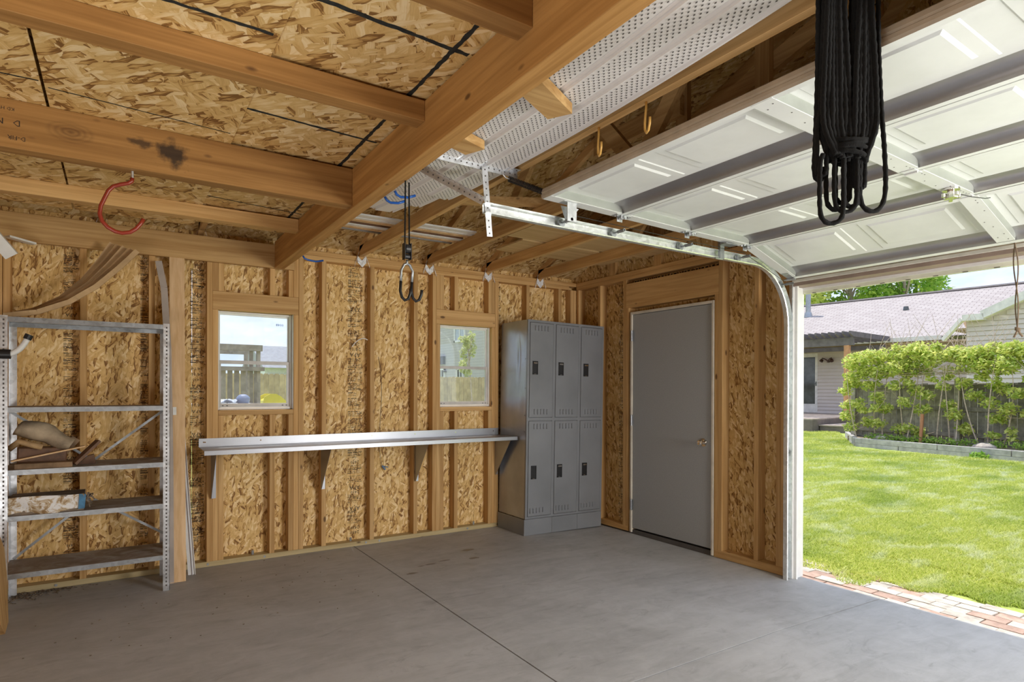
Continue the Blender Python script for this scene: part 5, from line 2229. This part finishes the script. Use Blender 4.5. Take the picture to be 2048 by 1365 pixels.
# crown band
for y, z in ((2.45, 2.00), (2.10, 2.10), (1.75, 2.12), (1.4, 2.16), (1.1, 2.20), (.85, 2.06), (2.3, 1.75), (1.9, 1.8), (1.5, 1.85), (1.2, 1.9),
             (.45, 2.08), (.1, 2.06), (-.2, 2.12), (-.5, 2.10), (-.8, 2.1), (-1.2, 2.1), (-.05, 1.85), (-.45, 1.86), (-.9, 1.85), (.2, 1.9), (-1.6, 2.0), (-2.0, 2.0)):
    cl(y, z, .25, .20)
# descending columns
for y, z in ((2.68, 1.35), (2.72, 1.0), (2.62, .75), (2.55, .50), (2.2, 1.45), (2.0, 1.2), (1.9, .95), (2.25, .62), (1.95, .6), (1.6, 1.45), (1.25, 1.35), (1.05, 1.25), (1.35, 1.1), (1.1, .95),
             (.62, 1.05), (.5, .85), (.3, 1.5), (.15, 1.25), (-.30, 1.4), (-.15, 1.1), (-.25, .8), (-.45, 1.0), (-.6, 1.3), (-.85, 1.4), (-.95, 1.1), (-1.2, 1.3), (-.75, .9), (1.55, .5), (1.2, .45), (.35, .55), (-1.5, 1.2), (-1.9, 1.0), (2.4, 1.05)):
    cl(y, z, .17, .13, .22)
for _ in range(95):
    y_ = rg.uniform(-2.2, 2.7)
    z_ = rg.choice((rg.uniform(.4, 1.7), rg.uniform(1.3, 1.85), rg.uniform(1.4, 1.9), rg.uniform(2.1, 2.35)))
    cl(y_, z_, rg.uniform(.06, .13), rg.uniform(.05, .11), .2)
leaf_mesh('foliage', cen, rad, 17500, .052, LEAF_SHRUB, sh, 5)
# woody stems and bare twigs


def twig(p, q, r, m, k=5, bend=.12):
    p, q = Vector(p), Vector(q)
    mid = p.lerp(q, .5) + Vector((rg.uniform(-bend, bend), rg.uniform(-bend, bend), rg.uniform(-bend, bend) * .4))
    pts = [p * (1 - s) ** 2 + mid * 2 * s * (1 - s) + q * s * s for s in [i / 5 for i in range(6)]]
    m.tube(pts, r, k, taper=.35)


m = M()
for y in (2.4, 2.1, 1.9, 1.5, 1.35, 1.1, .85, .6, .45, .05, -.1, -.3, -.6, -.9, -1.3, -1.7):
    twig((SHX + rg.uniform(-.1, .2), y, .2), (SHX + rg.uniform(-.3, .3), y + rg.uniform(-.35, .35), 1.7 + rg.uniform(0, .4)), .016, m)
for i in range(70):
    c = rg.choice(cen)
    twig((c[0], c[1], c[2] - .1), (c[0] + rg.uniform(-.4, .4), c[1] + rg.uniform(-.4, .4), c[2] + rg.uniform(-.3, .35)), .007, m, 4)
m.build('branch', BARK, sh)
m = M()
for i in range(80):
    y = rg.choice((2.1, 1.6, 1.2, .7, .3, -.1, -.6, -1.1)) + rg.uniform(-.2, .2)
    z = 1.95
    twig((SHX + rg.uniform(-.1, .2), y, z), (SHX + rg.uniform(-.2, .4), y + rg.uniform(-.75, .75), z + rg.uniform(.35, 1.05)), .0075, m, 4, .1)
for i in range(50):
    y = rg.uniform(-.2, 1.6)
    twig((SHX, y, 1.70), (SHX - .2, y + rg.uniform(-.8, .7), 1.75 + rg.uniform(-.1, .2)), .008, m, 4, .15)
m.build('bare_twig', BARK, sh)
o = M().obox((10.15, 1.02, .2), (10.2, 1.0, .85), .05, .05, up=(1, 0, 0)).build('garden_stake', mat_plain('rust_stake', (.45, .20, .10, 1), .8))
tag(o, 'rust coloured wooden stake standing in the raised bed', 'stake')
# low weeds in the bed and the grass tuft in front
for nm, ctr, rd, n, sz, lb in (('bed_weeds', [(10.2, y_, .30) for y_ in (2.0, 1.7, 1.4, 1.1, .8, .5, .2, -.3, -.7, -1.1)], (.2, .2, .09), 1500, .03, 'low green weeds at the foot of the fence in the raised bed'),
                               ('grass_tuft', [(9.45, -.28, .11)], (.12, .16, .09), 160, .05, 'dark green grass tuft in front of the raised bed timbers')):
    o = leaf_mesh(nm, ctr, [rd] * len(ctr), n, sz, LEAF_TREE, None, 8)
    tag(o, lb, 'plant', kind='stuff' if nm == 'bed_weeds' else None)

# ---- neighbouring house
TH = math.radians(5.7)
hs = thing('house', 'low house with pale shingled roof and gable wing beyond the lawn', 'house', (17.4, 7.25, 0))
hs.rotation_euler = (0, 0, TH)


def HB(name, mat, m, bevel=0.0):
    # m in house-local coordinates
    me = bpy.data.meshes.new(name)
    me.from_pydata(m.v, [], m.f)
    me.materials.append(mat)
    me.validate()
    o = bpy.data.objects.new(name, me)
    COL.objects.link(o)
    o.parent = hs
    return o


def siding(m, ax, pos, a0, a1, z0, z1, top=None):
    """lapped boards on a wall facing -x at lx=pos"""
    z = z0
    while z < z1:
        zz = min(z + .125, z1)
        b0, b1 = a0, a1
        if top:
            lo, hi = top(zz)
            b0, b1 = max(a0, lo), min(a1, hi)
            if b1 - b0 < .05:
                break
        i = len(m.v)
        m.v += [(pos - .034, b0, z + .006), (pos - .034, b1, z + .006), (pos - .004, b1, zz), (pos - .004, b0, zz), (pos + .01, b0, z + .006), (pos + .01, b1, z + .006)]
        m.f += [(i, i + 3, i + 2, i + 1), (i, i + 1, i + 5, i + 4)]
        z = zz


m = M().box(0, 8, -4.9, 8, .1, 2.98)
HB('wall_core', SIDE_PINK, m)
m = M()
siding(m, 0, 0, -4.9, .24, .52, 2.85)
siding(m, 0, 0, 1.2, 8, .52, 2.85)
HB('lap_siding', SIDE_PINK, m)
# roof
RX = 4.75


def rz(lx):
    return 3.05 + (5.15 - 3.05) * (lx + .5) / (RX + .5)


m = M()
for (a, b) in ((-12.0, 9.5),):
    i = 0
    m.v += [(-.5, a, rz(-.5)), (RX, a, rz(RX)), (RX, b, rz(RX)), (-.5, b, rz(-.5)), (-.5, a, rz(-.5) - .02), (RX, a, rz(RX) - .15), (RX, b, rz(RX) - .15), (-.5, b, rz(-.5) - .02), (RX * 2 + .5, a, rz(-.5)), (RX * 2 + .5, b, rz(-.5))]
    m.f += [(0, 3, 2, 1), (1, 2, 9, 8), (4, 5, 6, 7)]
HB('roof', SHINGLE, m)
m = M()
m.box(RX - .12, RX + .12, -12, 9.5, rz(RX) - .01, rz(RX) + .045)
HB('ridge_cap', mat_plain('ridge_shingle', (.42, .37, .35, 1), .9), m)
m = M().box(-.62, -.48, -3.75, 9.0, 2.93, 3.07)
HB('gutter', TRIM_PALE, m)
m = M().box(-.52, 0, -4.9, 9.0, 2.86, 2.92)
HB('eave_soffit', TRIM_BRN, m)
# wing with gable to the right
WXL = -3.0


def gabz(y):
    return 3.42 + (-5.45 - y) * .47


m = M()
siding(m, 0, WXL, -11, -5.05, .3, 6.0, top=lambda z: (-11, -5.05 if z < 3.2 else -5.45 - (z - 3.22) / .47))
HB('wing_siding', SIDE_PINK, m)
m = M().prism([(-11, .1), (-5.02, .1), (-5.02, 3.2), (-5.45, 3.25), (-11, 3.25 + 5.55 * .47)], WXL + .01, .5, axis=0)
HB('wing_core', SIDE_PINK, m)
m = M()
m.obox((WXL - .14, -5.42, 3.33), (WXL - .14, -10.9, 3.33 + 5.48 * .47), .28, .20)
HB('rake_board', TRIM_PALE, m)
m = M().box(WXL - .28, WXL + .05, -5.46, -5.00, 3.20, 3.36)
HB('eave_return', TRIM_PALE, m)
m = M()
m.obox((WXL - .06, -4.99, 3.30), (-.9, -4.62, 3.05), .10, .12)
m.obox((WXL - .22, -5.0, 3.26), (WXL + .02, -4.50, 2.74), .10, .10)
HB('side_gutter', TRIM_PALE, m)
m = M()
m.box(WXL + .05, 0.2, -5.06, -4.62, 3.0, 3.04)
HB('side_soffit', TRIM_BRN, m)
# patio door
m = M()
m.box(-.03, .02, .24, .33, .54, 2.72).box(-.03, .02, 1.15, 1.24, .54, 2.72).box(-.03, .02, .33, 1.15, 2.58, 2.72).box(-.03, .02, .33, 1.15, .54, .86)
HB('patio_door_frame', TRIM_PALE, m)
HB('patio_door_glass', DARKGLASS, M().box(-.015, .0, .33, 1.15, .86, 2.58))
m = M()
m.cyl((-.03, .29, 1.60), (-1, 0, 0), .02, .05, 8)
m.box(-.06, -.03, .275, .305, 1.52, 1.68)
HB('patio_door_handle', DARKGLASS, m)
m = M()
m.box(-.10, -.0, -.18, -.12, 2.36, 2.44)
m.tube([(-.08, -.15, 2.42), (-.14, -.04, 2.50), (-.16, .03, 2.52)], .02, 6)
m.tube([(-.08, -.15, 2.42), (-.14, -.24, 2.50), (-.16, -.31, 2.52)], .02, 6)
m.cyl((-.15, .02, 2.47), (-.3, .2, -.5), .05, .09, 10, .065)
m.cyl((-.15, -.30, 2.47), (-.3, -.2, -.5), .05, .09, 10, .065)
HB('flood_light', mat_plain('bronze_lamp', (.09, .05, .035, 1), .3, .5), m)
# flue and roof vents
m = M()
fl = (3.05, 2.05)
m.cyl((fl[0], fl[1], rz(fl[0]) - .1), (0, 0, 1), .10, 1.5, 14)
m.cyl((fl[0], fl[1], rz(fl[0]) - .05), (0, 0, 1), .17, .22, 14, .13)
HB('flue_pipe', GALV, m)
m = M()
m.cyl((2.74, -1.69, rz(2.74) - .02), (0, 0, 1), .10, .14, 12, .08)
HB('roof_vent', DARKGLASS, m)
# deck with steps
dk = thing('deck', 'low wooden deck with a step below the patio door of the house', 'deck', (15.5, 8.0, .1))
dk.rotation_euler = (0, 0, TH)


def DB(name, mat, m):
    me = bpy.data.meshes.new(name)
    R_ = Matrix.Rotation(TH, 4, 'Z')
    o0 = Vector((17.4, 7.25, 0)) - Vector((15.5, 8.0, .1))
    inv = Matrix.Rotation(-TH, 4, 'Z')
    off = inv @ o0
    me.from_pydata([tuple(Vector(v) + off) for v in m.v], [], m.f)
    me.materials.append(mat)
    o = bpy.data.objects.new(name, me)
    COL.objects.link(o)
    o.parent = dk
    return o


for i in range(34):
    x = -4.7 + i * .14
    if x < -.05:
        DB('deck_board', DECKM, M().box(x, x + .132, -1.75, 6.0, .485, .52))
DB('deck_skirt', DECKDK, M().box(-4.70, -4.66, -1.75, 6.0, .12, .485))
DB('deck_skirt', DECKDK, M().box(-4.66, -.1, -1.75, -1.71, .12, .485))
DB('deck_skirt', HOLE, M().box(-4.66, -4.65, -1.7, 6.0, .10, .14))
DB('step_tread', DECKM, M().box(-4.3, -1.0, -3.0, -1.76, .30, .335))
DB('step_riser', DECKDK, M().box(-4.28, -1.0, -2.98, -1.78, .10, .30))
# pergola
pg = thing('pergola', 'dark stained slatted pergola on an orange cedar post over the deck', 'pergola', (17.4, 7.25, 0))
pg.rotation_euler = (0, 0, TH)


def PB(name, mat, m, bevel=0):
    me = bpy.data.meshes.new(name)
    me.from_pydata(m.v, [], m.f)
    me.materials.append(mat)
    o = bpy.data.objects.new(name, me)
    COL.objects.link(o)
    o.parent = pg
    return o


PB('beam', PERG, M().box(-3.25, -3.15, -2.28, 5, 2.72, 2.96))
PB('beam', PERG, M().box(-.62, -.52, -2.2, 5, 2.72, 2.86))
y = -2.35
while y < 4.5:
    m = M()
    m.prism([(-3.62, 3.12), (-3.62, 3.04), (-3.42, 2.965), (-.6, 2.965), (-.6, 3.12)], y, y + .045, axis=1)
    PB('rafter_slat', PERG, m)
    y += .20
PB('post', CEDAR, M().box(-3.26, -3.12, -2.16, -2.02, .52, 2.72))
PB('post', CEDAR, M().box(-3.26, -3.12, 3.2, 3.34, .52, 2.72))

# trees behind the house
rg = random.Random(77)


def tree(x, y, zc_, rx, rz_, n, lb, mat=LEAF_TREE, size=.22, grp='trees behind the house', trunk=True, seed=1, nm='leafy_tree', base=0.0, k=34):
    t = thing(nm, lb, 'tree', (x, y, base), grp)
    r = random.Random(seed)
    c_, r_ = [], []
    for i in range(k):
        a = r.uniform(0, 2 * PI)
        q = r.uniform(0, 1) ** .5
        zz = r.uniform(-1, 1)
        s = math.sqrt(max(0, 1 - zz * zz))
        c_.append((x + rx * .8 * q * s * math.cos(a), y + rx * .8 * q * s * math.sin(a), zc_ + rz_ * .85 * zz))
        f = r.uniform(.13, .27)
        r_.append((rx * f, rx * f, rz_ * f * .7))
    leaf_mesh('crown', c_, r_, n, size, mat, t, seed + 50)
    m = M()
    m.tube([(x, y, base), (x + .1, y, zc_ * .4 + base * .6), (x, y + .1, zc_ + rz_ * .4)], rx * .055, 8, taper=.4)
    for c in c_[:14]:
        m.tube([(x, y, zc_ - rz_ * .5 + (c[2] - zc_) * .3), ((x + c[0]) / 2, (y + c[1]) / 2, (zc_ - rz_ * .3 + c[2]) / 2), c], rx * .014, 5, taper=.4)
    m.build('trunk', BARK, t)
    return t


tree(30, 16.8, 8.2, 4.2, 4.2, 10500, 'leftmost light green tree behind the house roof, by the flue pipe', seed=3, mat=LEAF_SHRUB, size=.16, k=60)
tree(33, 14.6, 8.6, 4.0, 4.4, 11000, 'broad green tree behind the middle of the house ridge', seed=4, size=.17, k=60)
tree(34, 12.0, 8.0, 3.3, 3.6, 8500, 'rightmost green tree behind the ridge, fading into the open sky', seed=5, size=.15, k=50)

# ---- seen through the windows
fb = thing('tan_fence', 'tan cedar privacy fence behind the garage, seen through both windows', 'fence', (2.5, 13.0, -.05))
rg = random.Random(15)
x = -5.0
while x < 11.5:
    h = 1.77 + rg.uniform(-.008, .008)
    m = M()
    w = .138
    m.prism([(x, -.02), (x + w, -.02), (x + w, h - .03), (x + w - .03, h), (x + .03, h), (x, h - .03)], 13.0, 13.018 + rg.uniform(0, .006), axis=1)
    m.build('fence_board', FENCE_TAN, fb)
    x += w + .006
for z in (.3, 1.0, 1.6):
    B('fence_rail', FENCE_TAN, fb, -5, 11.5, 13.02, 13.06, z, z + .085)

h2 = thing('lavender_house', 'two-storey lavender-grey sided house seen through the right window', 'house', (9.5, 20, 0))
M().box(9.5, 16, 15.0, 33, 0, 7.2).build('siding_wall', SIDING_FAR, h2)
for (ya, yb, za, zb, kind) in ((19.87, 20.95, 3.60, 4.75, 'w'), (20.05, 20.71, .9, 2.38, 'd'), (21.95, 22.75, .2, 2.40, 'd'), (16.4, 17.6, 3.6, 4.75, 'w')):
    f = M()
    fr = .09
    f.box(9.42, 9.5, ya, ya + fr, za, zb).box(9.42, 9.5, yb - fr, yb, za, zb).box(9.42, 9.5, ya, yb, za, za + fr).box(9.42, 9.5, ya, yb, zb - fr, zb).box(9.43, 9.49, (ya + yb) / 2 - .03, (ya + yb) / 2 + .03, za, zb)
    fo = f.build('house_window', WHITE_TRIM, h2)
    M().box(9.46, 9.49, ya + fr, yb - fr, za + fr, zb - fr).build('pane', mat_plain('sky_glass', (.42, .47, .55, 1), .15) if kind == 'w' else DARKGLASS, fo)
for (ya, yb, za, zb) in ((22.0, 22.6, 2.6, 3.0), (19.77, 19.97, 2.83, 2.93), (21.85, 22.0, 2.20, 2.28)):
    M().box(9.36, 9.5, ya, yb, za, zb).build('wall_fixture', DARKGLASS, h2)
M().prism([(14.6, 7.2), (33.4, 7.2), (24, 10)], 9.0, 16.4, axis=0).build('gable_roof', SHINGLE, h2)
t3 = tree(4.33, 10.2, 2.55, .50, .95, 900, 'small pale-leaved tree seen through the right window', mat=LEAF_PALE, size=.055, grp=None, seed=9, nm='young_tree', k=16)

h3 = thing('white_house', 'long white house with grey roof far off, seen through the left window', 'house', (4, 31, 0))
B('wall_core', mat_plain('white_wall', (.80, .82, .85, 1), .6), h3, 2.6, 9.0, 30, 36, 0, 2.52)
M().prism([(29.4, 2.5), (36.6, 2.5), (33, 3.9)], 2.4, 9.3, axis=0).build('gable_roof', mat_plain('grey_shingle', (.40, .40, .42, 1), .9), h3)
for xa in (2.75, 3.28, 3.95):
    f = M().box(xa - .05, xa + .43, 29.93, 30, 1.55, 2.18).build('house_window', WHITE_TRIM, h3)
    M().box(xa, xa + .38, 29.92, 29.95, 1.60, 2.13).build('pane', DARKGLASS, f)

# play tower: posts, rails, slats
pt = thing('play_tower', 'weathered grey wooden play tower seen through the left window', 'tower', (-2.75, 4.0, 0))
B('top_beam', GREYWOOD, pt, -3.9, -2.400, 3.93, 4.0, 1.862, 1.945)
B('top_beam', GREYWOOD, pt, -3.9, -2.42, 4.9, 4.96, 1.862, 1.945)
for x in (-2.468, -2.562, -3.7):
    B('tower_post', GREYWOOD, pt, x, x + .045, 3.96, 4.03, -.05, 1.862)
B('tower_post', GREYWOOD, pt, -2.48, -2.43, 4.9, 4.95, -.05, 1.862)
B('hand_rail', GREYWOOD, pt, -3.9, -2.378, 3.90, 3.96, 1.585, 1.640)
x = -3.85
while x < -2.46:
    w = .062
    B('rail_slat', GREYWOOD, pt, x, x + w, 3.962, 3.98, 1.02, 1.585)
    x += w + .022
B('floor_rail', GREYWOOD, pt, -3.9, -2.40, 3.90, 3.96, 1.03, 1.13)
B('tower_deck', GREYWOOD, pt, -3.9, -2.42, 3.96, 4.95, 1.03, 1.08)
ys_ = thing('yellow_slide', 'bright yellow plastic slide beside the play tower, seen through the left window', 'slide', (-2.05, 5.0, 0))
m = M()
prof = [(-2.21, 1.13), (-2.19, 1.215), (-2.10, 1.262), (-2.02, 1.262), (-1.95, 1.225), (-1.80, 1.08), (-1.3, .55), (-.8, .12), (-.5, .02), (-.5, -.04), (-.9, -.04), (-1.5, .4), (-1.9, .8)]
m.prism(prof, 4.9, 4.93, axis=1)
m.prism(prof, 5.35, 5.38, axis=1)
m.build('slide_side', YELLOW, ys_)
m = M()
m.prism([(a, b - .06) for a, b in prof], 4.93, 5.35, axis=1)
m.build('slide_bed', YELLOW, ys_)
m = M().blob((-2.80, 3.0, 1.205), (.08, .08, .065), 12, 8, .08, 3)
for s_ in ('a',):
    tb = thing('patio_table', 'white table under the left window outside, covered with clutter', 'table', (-3.0, 3.05, 0))
    B('tabletop', BLUEWHITE, tb, -3.5, -2.66, 2.8, 3.4, 1.13, 1.155)
    for (xx, yy_) in ((-3.45, 2.85), (-2.72, 2.85), (-3.45, 3.35), (-2.72, 3.35)):
        B('leg', BLUEWHITE, tb, xx, xx + .04, yy_ - .04, yy_, -.05, 1.13)
o = m.build('blue_ball', mat_plain('slate_blue', (.25, .30, .45, 1), .5), None, smooth=True)
tag(o, 'slate blue bundle on the white table outside the left window', 'bundle')
m = M()
rg = random.Random(4)
m.grid(lambda u, v: (-3.2 + .32 * u, 2.9 + .2 * v, 1.156 + .05 * abs(math.sin(u * 7 + v * 2)) + rg.uniform(0, .012)), 14, 6)
o = m.build('white_tarp', BLUEWHITE, None, smooth=True)
md = o.modifiers.new('s', 'SOLIDIFY')
md.thickness = .004
tag(o, 'crumpled white tarp on the table outside the left window', 'tarp')

for o_ in bpy.data.objects:
    nm_ = o_.name.split('.')[0]
    if nm_ in ('slot_hole', 'rivet_hole', 'weep_slot', 'channel_notch', 'marking_line', 'damp_mark', 'anchor_bolt', 'mounting_screw', 'side_rivet', 'foliage', 'crown', 'bare_twig', 'branch', 'torn_flap') and o_.type == 'MESH':
        o_['kind'] = 'stuff'
    if nm_ == 'printed_text' and len(o_.data.polygons) > 0 and o_.data.name.startswith('printed_text') and o_.data.users == 1 and len(o_.data.vertices) % 8 == 0:
        o_['kind'] = 'stuff'
